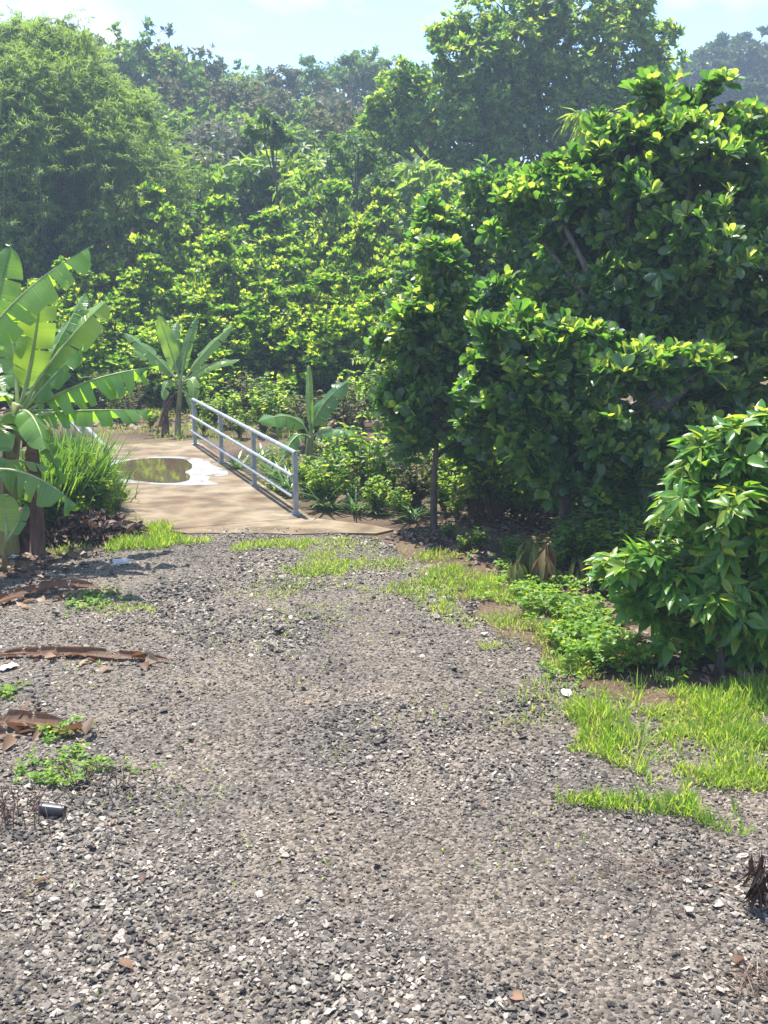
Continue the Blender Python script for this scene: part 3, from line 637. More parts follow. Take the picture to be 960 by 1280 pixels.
HT['umb'] = [umbrella(101), umbrella(102)]
NAMES = {'dusky': ('dusky_tree', 'dusky brown green tree growing on the hazy hillside', 'dusky brown green trees on the hillside'),
         'grey': ('grey_tree', 'pale grey green tree with thin foliage on the hazy hillside', 'pale grey green trees on the hillside'),
         'mid': ('hillside_tree', 'mid green bushy tree growing on the hazy hillside', 'mid green trees on the hillside'),
         'light': ('light_green_tree', 'small bright green feathery tree at the foot of the hill', 'bright green feathery trees at the foot of the hill'),
         'far': ('distant_tree', 'blue hazed tree on the far ridge at the right edge', 'far ridge trees'),
         'umb': ('umbrella_tree', 'flat topped umbrella tree standing on the skyline of the hill', 'umbrella trees on the skyline')}
hill = [(70, 60, 78, 'mid'), (120, 40, 76, 'dusky'), (150, 58, 80, 'dusky'), (185, 34, 74, 'mid'), (215, 48, 78, 'dusky'), (250, 72, 84, 'dusky'), (285, 78, 86, 'mid'), (315, 80, 88, 'mid'), (355, 84, 86, 'dusky'), (395, 92, 90, 'mid'), (420, 100, 84, 'dusky'), (455, 90, 92, 'mid'), (500, 92, 92, 'mid'), (530, 80, 95, 'mid'),
        (432, 68, 88, 'umb'), (470, 64, 90, 'umb'), (300, 95, 84, 'umb'),
        (170, 105, 66, 'mid'), (205, 95, 68, 'dusky'), (240, 110, 66, 'dusky'), (275, 128, 64, 'mid'), (310, 105, 70, 'dusky'), (345, 118, 70, 'grey'), (380, 128, 68, 'mid'), (415, 120, 70, 'grey'), (445, 135, 64, 'dusky'), (480, 130, 66, 'mid'),
        (230, 140, 56, 'mid'), (265, 158, 54, 'grey'), (300, 150, 57, 'grey'), (335, 155, 56, 'mid'), (370, 160, 55, 'mid'), (400, 150, 57, 'dusky'), (435, 165, 54, 'mid'), (470, 170, 52, 'mid'), (510, 170, 55, 'mid'),
        (195, 165, 50, 'mid'), (225, 190, 47, 'grey'), (260, 195, 47, 'mid'), (290, 205, 46, 'mid'), (318, 190, 45, 'light'), (350, 205, 44, 'light'), (385, 195, 45, 'light'), (415, 205, 44, 'light'), (372, 225, 42, 'light'), (450, 195, 45, 'mid'), (480, 205, 44, 'mid'), (520, 205, 44, 'light'), (550, 215, 44, 'mid'),
        (878, 52, 120, 'far'), (905, 42, 126, 'far'), (935, 55, 118, 'far'), (965, 42, 122, 'far'), (1000, 50, 125, 'far'), (890, 95, 105, 'far'), (925, 100, 104, 'far'), (960, 98, 105, 'far'), (1000, 95, 106, 'far'), (860, 130, 95, 'far'), (905, 140, 92, 'far'), (950, 140, 94, 'far'),
        (840, 110, 110, 'far'), (-40, 40, 80, 'dusky'), (10, 50, 84, 'mid'), (-90, 60, 78, 'mid'), (-130, 90, 60, 'mid'), (640, 90, 100, 'mid'), (720, 100, 100, 'dusky'), (790, 100, 100, 'mid'), (600, 100, 95, 'mid'), (1050, 60, 120, 'far'), (1040, 200, 45, 'mid'), (1090, 150, 60, 'mid'), (800, 215, 44, 'mid'), (860, 210, 46, 'mid')]
for px, py, Y, kd in hill:
    p = at(px, 300, Y); z = float(hz(p[0], p[1])); parts, top = HT[kd][int(rng.integers(len(HT[kd])))]
    s = (top_h(px, py, Y) - z) / top; w = np.clip(s, .75, 1.5) if kd != 'light' else max(s, .8)
    nm, lb, gr = NAMES[kd]
    spawn(nm, lb, 'tree', (p[0], p[1], z - .1), parts, rng.uniform(0, 6.28), (w * rng.uniform(.9, 1.15), w * rng.uniform(.9, 1.15), s), gr)

# slender tree with small tufts, in front of the light green trees
def slender(px0, py0, px1, py1, Y, tufts, label, seed):
    rng = np.random.default_rng(seed); p0 = at(px0, py0, Y); base = np.array([p0[0], p0[1], float(hz(p0[0], p0[1]))]); t = at(px1, py1, Y) - base
    B = Acc(); tube(B, bez((0, 0, -.1), t * .5 + [.15, 0, 0], t, 9), np.linspace(.08, .03, 9), 7)
    bl = [(*(at(a, b, Y) - base), r / F * Y) for a, b, r in tufts]
    for b in bl: tube(B, bez(t * .8, (t + np.array(b[:3])) / 2, b[:3], 5), np.linspace(.03, .012, 5), 5)
    A = Acc(); crown_leaves(A, bl, 5 * len(bl), 5, 7, .34, .16, LANCE, rng, spread=(.9, 1.6), up=.7, cs=.3, young=.15, sag=.25, squash=.5)
    spawn('slender_tree', label, 'tree', base, [('trunk', B.mesh('trunk', M['bark'])), ('crown', A.mesh('crown', M['midgreen']))])
slender(362, 255, 338, 172, 41, [(334, 150, 14), (322, 165, 14), (352, 168, 12), (343, 178, 10)], 'slender tree with a small tufted top on a thin leaning stem', 5)
slender(432, 250, 448, 190, 41, [(415, 182, 18), (440, 178, 18), (465, 195, 16), (425, 205, 14), (455, 215, 12)], 'slender tree with drooping tiers left of the broad tree', 6)

# ------------------------------------------------------------------ bamboo
def bamboo():
    rng = np.random.default_rng(8); Y = 41; c = at(58, 300, Y); base = np.array([c[0], c[1], float(hz(c[0], c[1]))]); H = top_h(40, 18, Y) - base[2]
    A = Acc(); B = Acc(); pos = []; D = []
    for i in range(170):
        a = rng.uniform(0, 2 * pi); q = math.sqrt(rng.random()); reach = 4.7 * q; h = H * (1.0 - .36 * q ** 2.2) * rng.uniform(.9, 1.0)
        o = np.array([cos(a), sin(a), 0]); p0 = o * q * 1.2
        top = p0 + o * reach * .75 + [0, 0, h]; tip = p0 + o * (reach * 1.0 + .5) + [0, 0, h * (.95 - .4 * q)]
        cv = np.concatenate([bez(p0, p0 + o * .3 + [0, 0, h * .7], top, 10), bez(top, top + o * .35 + [0, 0, .15], tip, 5)[1:]])
        tube(B, cv, np.linspace(.05, .008, len(cv)), 5, cap=False)
        k = rng.random(66) ** .7 * (len(cv) - 1.01); i0 = k.astype(int); f = (k - i0)[:, None]
        n = cv[i0] * (1 - f) + cv[i0 + 1] * f; n = n[n[:, 2] > .6]
        sp = sphdir(rng, len(n)); sp[:, 2] = sp[:, 2] * .6 + .1; ln = rng.uniform(.4, 1.1, len(n))
        for j in range(34):
            u = rng.random(len(n))[:, None]; pt = n + sp * ln[:, None] * u; pt[:, 2] -= .12 * (u[:, 0] ** 2)
            d = sp + rng.normal(size=sp.shape) * .5; d[:, 2] -= .2; pos.append(pt); D.append(d)
    pos = np.concatenate(pos); D = np.concatenate(D); n = len(pos)
    add_leaves(A, pos, D, np.array([0, 0, 1.0]) + rng.normal(size=(n, 3)) * .4, rng.uniform(.14, .28, n), rng.uniform(.028, .045, n), np.clip(rng.normal(.45, .25, n), 0, 1), LANCE)
    spawn('bamboo_clump', 'huge feathery bamboo clump rising at the left edge behind the orchard', 'bamboo', base, [('culms', B.mesh('culms', M['culm'])), ('foliage', A.mesh('foliage', M['bamboo']))])
bamboo()

# ------------------------------------------------------------------ banana plants
def banana_leaf(acc, p0, p1, p2, W, rng, nh=(0, 0, 1), droop=.35, tear=.5, pet=.14, tint=.5, curl=.3, nseg=46, twist=0.0, rib=.018):
    """blade along a curved midrib, its two halves torn across into strips"""
    cv = bez(p0, p1, p2, nseg); tan = nrm(np.gradient(cv, axis=0)); nh = np.array(nh, float)
    S = nrm(np.cross(tan, nh)); Nn = np.cross(S, tan); al = np.concatenate([[0], np.cumsum(np.linalg.norm(np.diff(cv, axis=0), axis=1))])
    u = np.linspace(0, 1, nseg); v = np.clip((u - pet) / (1 - pet), 0, 1)
    prof = np.clip(np.minimum(sstep(0, .16, v), 1), 0, 1) * np.sqrt(np.clip(1 - np.clip((v - .62) / .38, 0, 1) ** 2.2, 0, 1)) * (.82 + .18 * np.sin(v * pi))
    w = W * prof; w[u < pet] = 0
    i0 = int(np.argmax(w > 0)); ph0 = rng.uniform(0, 6)
    for side in (-1, 1):
        i = i0
        while i < nseg - 1:
            k = int(rng.integers(2, 6)) if rng.random() < tear else int(rng.integers(7, 14)); j = min(nseg - 1, i + k)
            th = droop * rng.uniform(.7, 1.3); th2 = th + curl * rng.uniform(.6, 1.4); off = rng.normal() * .025 * tear
            idx = np.arange(i, j + 1); n = len(idx); q = (np.arange(n) / max(1, n - 1) - .5)
            gap = q * -2 * min(.2 * tear, .5) * al[-1] * k / nseg * .8
            rows = []
            for m_, (fr, a) in enumerate(((0, 0), (.33, th * .9), (.68, th), (1.0, th2))):
                if m_ == 0: pts = cv[idx].copy(); pr = pts
                else:
                    dw = (fr - pf) * w[idx][:, None]
                    wv = a + .10 * np.sin(al[idx] * 14 + ph0 + m_)[:, None] + .12 * q[:, None] * k / 6; pts = pr + (S[idx] * side * np.cos(wv) - Nn[idx] * np.sin(wv)) * dw + tan[idx] * (gap[:, None] * (fr - pf) * 1.2 + off * (fr - pf) * 2 + .16 * dw)
                    pr = pts
                rows.append(pts); pf = fr
            V = np.stack(rows, 1).reshape(-1, 3); T = []
            for r in range(n - 1):
                for c in range(3):
                    A0 = r * 4 + c
                    T += [(A0, A0 + 1, A0 + 5), (A0, A0 + 5, A0 + 4)] if side > 0 else [(A0, A0 + 5, A0 + 1), (A0, A0 + 4, A0 + 5)]
            acc.add(V, T, np.clip(tint + rng.normal() * .06, 0, 1), 0, np.repeat(al[idx], 4)); i = j
    rr = np.linspace(rib * 1.5, rib * .18, nseg)
    tube(acc, cv - Nn * rib * .4, rr, 6, 1)
def banana_plant(name, label, base, stems, leaves, seed, group=None, dry=()):
    rng = np.random.default_rng(seed); base = np.asarray(base, float); parts = []
    for st in stems:
        A = Acc(); pts, r0, r1, mt = st; pts = np.array(pts) - base; cv = bez(*pts, 9) if len(pts) == 3 else pts
        tube(A, cv, np.linspace(r0, r1, len(cv)), 12); parts.append(('pseudostem', A.mesh('pseudostem', M[mt])))
    for lf in leaves:
        A = Acc(); q = dict(lf); a, b, c = (np.asarray(v) - base for v in q.pop('c')); mt = q.pop('mat', 'banana')
        banana_leaf(A, a, b, c, rng=rng, **q); parts.append(('leaf', A.mesh('leaf', [M[mt], M['bananarib'] if mt == 'banana' else M['drystem']])))
    return spawn(name, label, 'banana plant', base, parts, group=group)
TOCAM = (0.1, -1, .35)
Y0 = 12.9
def q(px, py, dy=0.0): return at(px, py, Y0 + dy)
GB = 'banana plants'
bb = P(10, 690)
banana_plant('banana_plant', 'large banana plant with torn arching leaves at the left edge', bb,
    [((bb - [0, 0, .1], q(2, 600), q(24, 505)), .15, .085, 'pseudostem'), ((q(42, 620, .2) * [1, 1, 0], q(46, 600, .2), q(40, 535, .2)), .10, .05, 'drystem')],
    [dict(c=(q(24, 512), q(45, 440), q(52, 345, .1)), W=0.224, nh=TOCAM, droop=.12, tear=0.26, tint=.75, curl=.1),
     dict(c=(q(27, 512), q(62, 440), q(134, 376, .2)), W=0.258, nh=(-.5, -1, .45), droop=.45, tear=0.41, tint=.85, curl=.1),
     dict(c=(q(26, 512), q(60, 450), q(107, 366, .35)), W=0.172, nh=(-.6, -.9, .5), droop=.4, tear=0.23, tint=.45),
     dict(c=(q(28, 514), q(55, 480), q(104, 432, -.1)), W=0.189, nh=(-.3, -.6, 1), droop=.55, tear=0.58, tint=.4),
     dict(c=(q(28, 518), q(95, 470), q(192, 458, .3)), W=0.310, nh=(0, -.35, 1), droop=.95, tear=0.95, tint=.4, curl=.35),
     dict(c=(q(28, 524), q(75, 508), q(193, 513, .8)), W=0.224, nh=(0, -.2, 1), droop=.9, tear=0.81, tint=.45, curl=.35),
     dict(c=(q(22, 516), q(40, 500, -.4), q(58, 562, -.8)), W=0.224, nh=(.4, -.3, 1), droop=.6, tear=0.58, tint=.5),
     dict(c=(q(20, 516), q(0, 470), q(-30, 500, -.7)), W=0.241, nh=(-.3, -.3, 1), droop=.5, tear=0.58, tint=.55),
     dict(c=(q(20, 520), q(-5, 500, -.3), q(-20, 600, -.8)), W=0.258, nh=(-.4, -.5, .8), droop=.5, tear=0.69, tint=.45),
     dict(c=(q(22, 510), q(20, 440, .3), q(8, 370, .5)), W=0.215, nh=TOCAM, droop=.3, tear=0.35, tint=.5),
     dict(c=(q(24, 518), q(55, 505, .5), q(110, 520, 1.2)), W=0.206, nh=(0, -.2, 1), droop=.7, tear=0.69, tint=.35),
     dict(c=(q(22, 520), q(60, 470, .6), q(88, 400, .9)), W=0.172, nh=TOCAM, droop=.5, tear=0.81, tint=.25),
     dict(c=(q(20, 520), q(-20, 440, .5), q(-45, 420, .6)), W=0.258, nh=TOCAM, droop=.5, tear=0.69, tint=.4),
     dict(c=(q(22, 520), q(-2, 520, -.2), q(6, 640, -.3)), W=0.155, nh=(-.4, -1, .1), droop=.9, tear=0.95, tint=.4, mat='bananadry'),
     dict(c=(q(22, 520), q(50, 515, .3), q(75, 600, .3)), W=0.172, nh=(.4, -1, .2), droop=.9, tear=0.95, tint=.3),
     dict(c=(q(22, 525), q(36, 540), q(48, 640)), W=0.120, nh=(.4, -1, .1), droop=1.0, tear=0.92, tint=.35, mat='bananadry')], 3, GB)
b7 = at(-70, 720, 12.2) * [1, 1, 0]
banana_plant('banana_plant', 'banana plant mostly outside the left edge, its big leaf reaching up to the right', b7,
    [((b7, at(-75, 600, 12.2), at(-62, 500, 12.2)), .12, .07, 'pseudostem')],
    [dict(c=(at(-62, 500, 12.2), at(-10, 370, 12.0), at(117, 306, 12.3)), W=0.318, nh=(-.25, -.55, 1), droop=.75, tear=0.69, tint=.55, curl=.3, pet=.2),
     dict(c=(at(-62, 500, 12.2), at(-15, 430, 12.3), at(14, 305, 12.6)), W=0.258, nh=TOCAM, droop=.3, tear=0.29, tint=.35),
     dict(c=(at(-62, 505, 12.2), at(-70, 400, 12.3), at(-60, 320, 12.6)), W=0.258, nh=TOCAM, droop=.2, tear=0.35, tint=.5),
     dict(c=(at(-62, 510, 12.2), at(-120, 430, 12.3), at(-170, 480, 12.6)), W=0.292, nh=(0, -.3, 1), droop=.6, tear=0.58, tint=.5)], 4, GB)
b8 = P(-50, 745)
banana_plant('banana_plant', 'banana plant with a fringed leaf hanging low over the road edge', b8,
    [((b8, at(-55, 660, 11.7), at(-45, 600, 11.7)), .10, .06, 'pseudostem')],
    [dict(c=(at(-45, 600, 11.7), at(20, 560, 11.6), at(99, 634, 11.6)), W=0.292, nh=(0.2, -.3, 1), droop=1.05, tear=0.95, tint=.45, curl=.35, pet=.1),
     dict(c=(at(-45, 600, 11.7), at(0, 560, 12.4), at(63, 585, 12.8)), W=0.172, nh=(0, -.4, 1), droop=.35, tear=0.35, tint=.45),
     dict(c=(at(-45, 600, 11.7), at(-60, 540, 11.7), at(-90, 560, 11.2)), W=0.258, nh=(0, -.3, 1), droop=.5, tear=0.46, tint=.5)], 5, GB)
b9 = P(5, 712)
banana_plant('banana_sucker', 'small young banana sucker with pale leaf below the fringed leaf', b9,
    [((b9, at(6, 690, 12.2), at(8, 672, 12.2)), .035, .02, 'pseudostem')],
    [dict(c=(at(8, 676, 12.2), at(8, 650, 12.2), at(3, 618, 12.3)), W=.16, nh=TOCAM, droop=.15, tear=.05, tint=.8),
     dict(c=(at(8, 676, 12.2), at(22, 655, 12.2), at(32, 630, 12.4)), W=.1, nh=(-.5, -1, .3), droop=.3, tear=.1, tint=.35)], 6)
def stump():
    b = P(27, 686); A = Acc(); r = np.random.default_rng(3)
    tube(A, [b - [0, 0, .05], b + [.01, 0, .2], b + [.04, 0, .42], b + [.05, 0, .52]], [.14, .12, .11, .085], 12)
    me = A.mesh('stem', M['drystem']); B = Acc()
    for i in range(14):
        a = r.uniform(0, 6.28); o = np.array([cos(a), sin(a), 0]); p = b + o * .11 + [.02, 0, r.uniform(.2, .5)]
        add_leaves(B, p[None], (o * .25 + [0, 0, -1])[None], o[None], r.uniform(.25, .45), .16, r.uniform(.2, .8), STRAP)
    spawn('banana_stump', 'dead brown banana stump wrapped in dry sheaths beside the leaf heap', 'stump', (0, 0, 0), [('stem', me), ('sheath', B.mesh('sheath', M['darkdry']))])
stump()
# small banana beyond the bridge
Y1 = 23.2
def s_(px, py, dy=0.0): return at(px, py, Y1 + dy)
bc = P(222, 546)
banana_plant('banana_plant', 'small banana plant with upright leaves at the far end of the bridge', bc,
    [((bc - [0, 0, .1], s_(222, 520), s_(226, 478)), .075, .045, 'pseudostem'), ((P(207, 545), s_(206, 520), s_(208, 492)), .09, .05, 'drystem')],
    [dict(c=(s_(226, 480), s_(215, 440), s_(198, 394)), W=0.173, nh=TOCAM, droop=.2, tear=.1, tint=.6),
     dict(c=(s_(226, 480), s_(228, 440), s_(247, 397, .3)), W=0.116, nh=TOCAM, droop=.2, tear=.2, tint=.4),
     dict(c=(s_(226, 480), s_(212, 430), s_(222, 402, .4)), W=0.128, nh=TOCAM, droop=.2, tear=.1, tint=.4),
     dict(c=(s_(228, 480), s_(250, 440), s_(291, 407)), W=0.150, nh=(-.4, -1, .8), droop=.3, tear=.2, tint=.7),
     dict(c=(s_(228, 480), s_(255, 450), s_(299, 450, -.3)), W=0.162, nh=(0, -.6, 1), droop=.35, tear=.2, tint=.75),
     dict(c=(s_(225, 480), s_(195, 440), s_(154, 416)), W=0.162, nh=(.3, -.8, 1), droop=.3, tear=.4, tint=.55),
     dict(c=(s_(225, 482), s_(205, 450), s_(166, 438, .4)), W=0.139, nh=(.3, -.8, 1), droop=.3, tear=.3, tint=.4),
     dict(c=(s_(226, 482), s_(244, 460, -.4), s_(243, 500, -.6)), W=0.150, nh=(.2, -.8, .5), droop=.5, tear=.4, tint=.7),
     dict(c=(s_(224, 484), s_(208, 460, -.4), s_(203, 500, -.6)), W=0.128, nh=(-.2, -.8, .5), droop=.5, tear=.5, tint=.6),
     dict(c=(s_(226, 488), s_(240, 490, -.3), s_(246, 540, -.4)), W=0.093, nh=(.2, -.9, .2), droop=.7, tear=.6, tint=.75),
     dict(c=(s_(222, 490), s_(205, 500, -.3), s_(195, 545, -.4)), W=0.093, nh=(-.2, -.9, .2), droop=.8, tear=.7, tint=.5, mat='bananadry')], 7, GB)
# banana in the ditch behind the railing
Y2 = 19.6
def d_(px, py, dy=0.0): return at(px, py, Y2 + dy)
bd = d_(385, 590); bd[2] = float(hz(bd[0], bd[1]))
banana_plant('banana_plant', 'banana plant in the ditch with a big grey green leaf leaning right behind the railing', bd,
    [((bd, d_(386, 570), d_(388, 545)), .11, .06, 'pseudostem')],
    [dict(c=(d_(388, 548), d_(392, 505), d_(434, 478)), W=0.231, nh=(-.5, -.9, .7), droop=.35, tear=.2, tint=.2),
     dict(c=(d_(388, 548), d_(372, 505), d_(322, 528, -.6)), W=0.231, nh=(0, -.7, 1), droop=.5, tear=.4, tint=.45),
     dict(c=(d_(388, 548), d_(405, 530), d_(442, 543, -.5)), W=0.150, nh=(0, -.7, 1), droop=.3, tear=.2, tint=.5),
     dict(c=(d_(388, 548), d_(387, 500), d_(386, 455, .3)), W=0.082, nh=TOCAM, droop=.5, tear=.05, tint=.7),
     dict(c=(d_(388, 548), d_(370, 530, -.4), d_(352, 575, -.8)), W=0.177, nh=(0, -.7, .8), droop=.5, tear=.4, tint=.4)], 8, GB)

# fallen dry banana leaves
def fallen(label, pts, W, seed, droop, z=.05):
    r = np.random.default_rng(seed); a, b, c = [P(*p) + [0, 0, zz] for p, zz in zip(pts, (z, z + .04, z))]; o = P(*pts[1]); A = Acc()
    banana_leaf(A, a - o, b - o, c - o, W, r, nh=(0, -.5, 1), droop=-.35, tear=.6, pet=.05, tint=.42, curl=-1.1, rib=.012)
    for i in range(26):
        t = r.random(); p = (1 - t) * a + t * c - o + r.normal(size=3) * [.12, .08, .0]; p[2] = r.uniform(.02, .06)
        add_leaves(A, p[None], r.normal(size=(1, 3)) * [1, 1, .3], np.array([[0, 0, 1.]]) + r.normal(size=(1, 3)) * .5, r.uniform(.1, .25), r.uniform(.06, .16), r.uniform(.2, 1), ELL)
    tag(obj('fallen_banana_leaf', A.mesh('fallen_banana_leaf', [M['bananadry'], M['drystem']]), loc=o), label, 'dry leaf', 'fallen banana leaves')
fallen('reddish brown fallen banana leaf curled on the gravel, farthest of the three', [(-25, 768), (60, 735), (126, 740)], .10, 1, .5)
fallen('long thin fallen banana leaf lying across the gravel, middle one of three', [(-30, 825), (80, 818), (222, 830)], .07, 2, .8, .03)
fallen('short wide fallen banana leaf beside the creeping weeds, nearest of the three', [(-40, 915), (20, 905), (98, 922)], .09, 3, .5)

# heap of dead leaves at the foot of the bananas
def heap():
    r = np.random.default_rng(12); c = P(105, 672); n = 1500; A = Acc()
    a = r.uniform(0, 6.28, n); q_ = np.sqrt(r.random(n)); x = np.cos(a) * q_ * .85; y = np.sin(a) * q_ * .5
    z = .36 * (1 - q_ ** 2) * (.6 + .6 * fnoise(x * 3 + 5, y * 3)) * r.uniform(.5, 1, n)
    d = sphdir(r, n) * [1, 1, .5]; add_leaves(A, np.stack([x, y, z + .02], 1), d, sphdir(r, n) * .7 + [0, 0, .8], r.uniform(.08, .2, n), r.uniform(.05, .12, n), r.random(n), ELL)
    tag(obj('leaf_heap', A.mesh('leaf_heap', M['darkdry']), loc=c), 'heap of dark dead leaves between banana stump and concrete', 'leaf heap')
heap()

# ------------------------------------------------------------------ grass, weeds, undergrowth
def scatter(poly_px, dens, rng, nz_scale=1.5, lo=.4, hi=.6):
    poly = gpoly(poly_px); p = np.array(poly); x0, y0 = p.min(0) - .3; x1, y1 = p.max(0) + .3
    n = int((x1 - x0) * (y1 - y0) * dens); x = rng.uniform(x0, x1, n); y = rng.uniform(y0, y1, n)
    wx = (fnoise(x * 2.2, y * 2.2) - .5) * .8; wy = (fnoise(x * 2.2 + 31, y * 2.2) - .5) * .8
    k = inpoly(x + wx, y + wy, poly); d = fnoise(x * nz_scale + 3, y * nz_scale + 8); k &= rng.random(n) < sstep(lo, hi, d)
    return x[k], y[k], d[k]
BLADE = tmpl([0, .35, .7, 1], [0, .5, .4, 0], .4, .15)
TALL = tmpl([0, .3, .55, .8, 1], [0, .5, .5, .36, 0], .24, .2)
def grass():
    r = np.random.default_rng(15); A = Acc()
    def patch(px, dens, h, lo=.3, hi=.55, dry=.08, ns=1.5):
        x, y, d = scatter(px, dens, r, ns, lo, hi); n = len(x)
        if not n: return
        pos = np.stack([x, y, np.maximum(hz(x, y), 0) + .012], 1)
        tl = vnoise(x * 3, y * 3); az = r.uniform(0, 2 * pi, n); le = np.abs(r.normal(.35, .3, n)) + .05
        D = np.stack([np.cos(az) * le, np.sin(az) * le, np.ones(n)], 1)
        ln = h * r.uniform(.5, 1.3, n) * (.55 + .9 * tl * sstep(lo, .75, d))
        t = np.clip(r.normal(.48, .17, n) + (vnoise(x * 1.7 + 60, y * 1.7) - .5) * .4, 0, .82); dd_ = r.random(n) < dry + .12 * vnoise(x * 4 + 9, y * 4); t[dd_] = r.uniform(.84, 1, dd_.sum())
        add_leaves(A, pos, D, sphdir(r, n), ln, r.uniform(.007, .012, n), t, BLADE)
    patch([(690, 878), (750, 868), (850, 880), (1000, 895), (1010, 1015), (900, 1000), (830, 985), (740, 965), (700, 945), (725, 915), (690, 895)], 3400, .10, .36, .58, .12, 2.6)
    patch([(740, 890), (790, 890), (830, 930), (780, 965), (725, 950)], 1700, .24, .2, .45)
    patch([(880, 900), (1010, 880), (1020, 1010), (890, 990)], 1500, .16, .4, .6, .1, 2.4)
    patch([(688, 1005), (750, 992), (830, 1000), (905, 1030), (918, 1055), (850, 1045), (760, 1027)], 3600, .14, .02, .36, .1, 2.2)
    patch([(795, 878), (850, 858), (1010, 862), (1010, 895), (860, 897)], 3000, .15, .25, .55, .03)
    patch([(540, 690), (600, 698), (640, 745), (700, 768), (770, 790), (840, 825), (850, 860), (770, 858), (690, 832), (630, 802), (570, 772)], 1800, .11, .34, .6, .12, 2.4)
    patch([(380, 690), (470, 700), (560, 705), (610, 760), (580, 790), (500, 740), (420, 725), (370, 715)], 1100, .09, .40, .62, .2)
    patch([(660, 870), (720, 880), (720, 960), (680, 950)], 400, .08, .4, .7, .3)
    patch([(120, 672), (140, 660), (180, 655), (225, 665), (238, 678), (215, 692), (140, 690)], 2600, .13, .3, .5)
    patch([(60, 690), (120, 670), (140, 690), (80, 700)], 700, .08, .4, .6, .2)
    patch([(290, 668), (380, 672), (385, 690), (300, 688)], 1600, .09, .35, .55)
    patch([(395, 672), (470, 675), (480, 690), (400, 690)], 900, .07, .4, .6, .2)
    patch([(80, 745), (205, 748), (205, 768), (85, 770)], 900, .06, .42, .6, .15)
    patch([(310, 702), (400, 708), (400, 722), (310, 715)], 900, .06, .42, .6)
    patch([(330, 735), (470, 735), (480, 775), (330, 770)], 350, .06, .45, .65, .3)
    patch([(640, 860), (760, 850), (1010, 870), (1020, 1040), (930, 1075), (830, 1060), (680, 1020), (640, 930)], 420, .07, .4, .7, .25)
    patch([(380, 690), (560, 690), (700, 780), (720, 840), (620, 830), (480, 760), (300, 740)], 330, .06, .42, .65, .15)
    patch([(120, 548), (400, 560), (400, 500), (120, 500)], 160, .16, .3, .6, .2)
    patch([(345, 1238), (430, 1222), (500, 1255), (520, 1290), (380, 1290)], 700, .07, .45, .62, .15)
    patch([(200, 760), (700, 780), (800, 1000), (650, 1270), (60, 1270), (0, 1000), (100, 800)], 70, .05, .5, .7, .3)
    tag(obj('grass', A.mesh('grass', M['grass'])), 'bright green grass in patches along the gravel road', 'grass', kind='stuff')
    # creeping broad leaved weeds
    B = Acc()
    def weeds(px, dens, h, lf, lo=.35, hi=.55):
        x, y, d = scatter(px, dens, r, 2.5, lo, hi); n = len(x)
        if not n: return
        hh = h * r.uniform(.2, 1.1, n); pos = np.stack([x, y, np.maximum(hz(x, y), 0) + .012 + hh], 1)
        for k in range(4):
            az = r.uniform(0, 2 * pi, n); D = np.stack([np.cos(az), np.sin(az), r.uniform(-.3, .5, n)], 1)
            add_leaves(B, pos + r.normal(size=(n, 3)) * .015, D, np.array([0, 0, 1.]) + r.normal(size=(n, 3)) * .35, lf * r.uniform(.6, 1.2, n), lf * r.uniform(.7, 1.1, n), np.clip(r.normal(.4, .25, n), 0, 1), ELL_L)
    weeds([(640, 750), (700, 765), (770, 785), (845, 825), (850, 858), (760, 855), (700, 825), (640, 795)], 520, .2, .07)
    weeds([(590, 700), (660, 715), (760, 745), (790, 790), (700, 765), (640, 745)], 260, .13, .07, .3, .55)
    weeds([(690, 835), (760, 850), (830, 860), (820, 880), (730, 872)], 200, .08, .05)
    weeds([(560, 700), (640, 730), (640, 760), (590, 750)], 160, .06, .05)
    weeds([(40, 915), (125, 905), (120, 928), (50, 935)], 320, .07, .055, .3, .5)
    weeds([(30, 960), (110, 950), (205, 960), (210, 975), (110, 972), (40, 980)], 420, .08, .05, .3, .5)
    weeds([(5, 860), (40, 855), (35, 875), (5, 880)], 300, .06, .06, .3, .5)
    weeds([(80, 752), (130, 742), (140, 760), (90, 768)], 240, .05, .05, .3, .5)
    tag(obj('creeping_weeds', B.mesh('creeping_weeds', M['weed'])), 'low broad leaved weeds creeping over the road edges', 'weeds', kind='stuff')
    # dry leaf litter: under the trees on the right, round the bananas, on the orchard floor
    Lt = Acc()
    def lit(poly, dens, s, lo=.3):
        p = np.array(poly); x0, y0 = p.min(0); x1, y1 = p.max(0); n = int((x1 - x0) * (y1 - y0) * dens); x = r.uniform(x0, x1, n); y = r.uniform(y0, y1, n)
        k = inpoly(x, y, poly) & (r.random(n) < sstep(lo, lo + .25, fnoise(x * 1.3 + 4, y * 1.3))); x, y = x[k], y[k]; n = len(x)
        az = r.uniform(0, 2 * pi, n); D = np.stack([np.cos(az), np.sin(az), r.normal(size=n) * .2], 1)
        add_leaves(Lt, np.stack([x, y, hz(x, y) + .015 + r.uniform(0, .025, n)], 1), D, np.array([0, 0, 1.]) + r.normal(size=(n, 3)) * .4, s * r.uniform(.6, 1.3, n), s * r.uniform(.6, 1.1, n), r.random(n), OBOV_L)
    lit([tuple(P(480, 672)[:2]), tuple(P(600, 705)[:2]), tuple(P(700, 770)[:2]), tuple(P(830, 850)[:2]), (5.5, 8.2), (8, 14), (4, 17), (1, 15.6)], 210, .085, .2)
    lit([tuple(P(0, 705)[:2]), tuple(P(60, 690)[:2]), tuple(P(130, 690)[:2]), tuple(P(60, 735)[:2]), tuple(P(-60, 800)[:2]), (-7, 12)], 110, .12)
    lit([(-14, 24), (4, 24), (9, 20), (12, 40), (-14, 40)], 22, .2, .2)
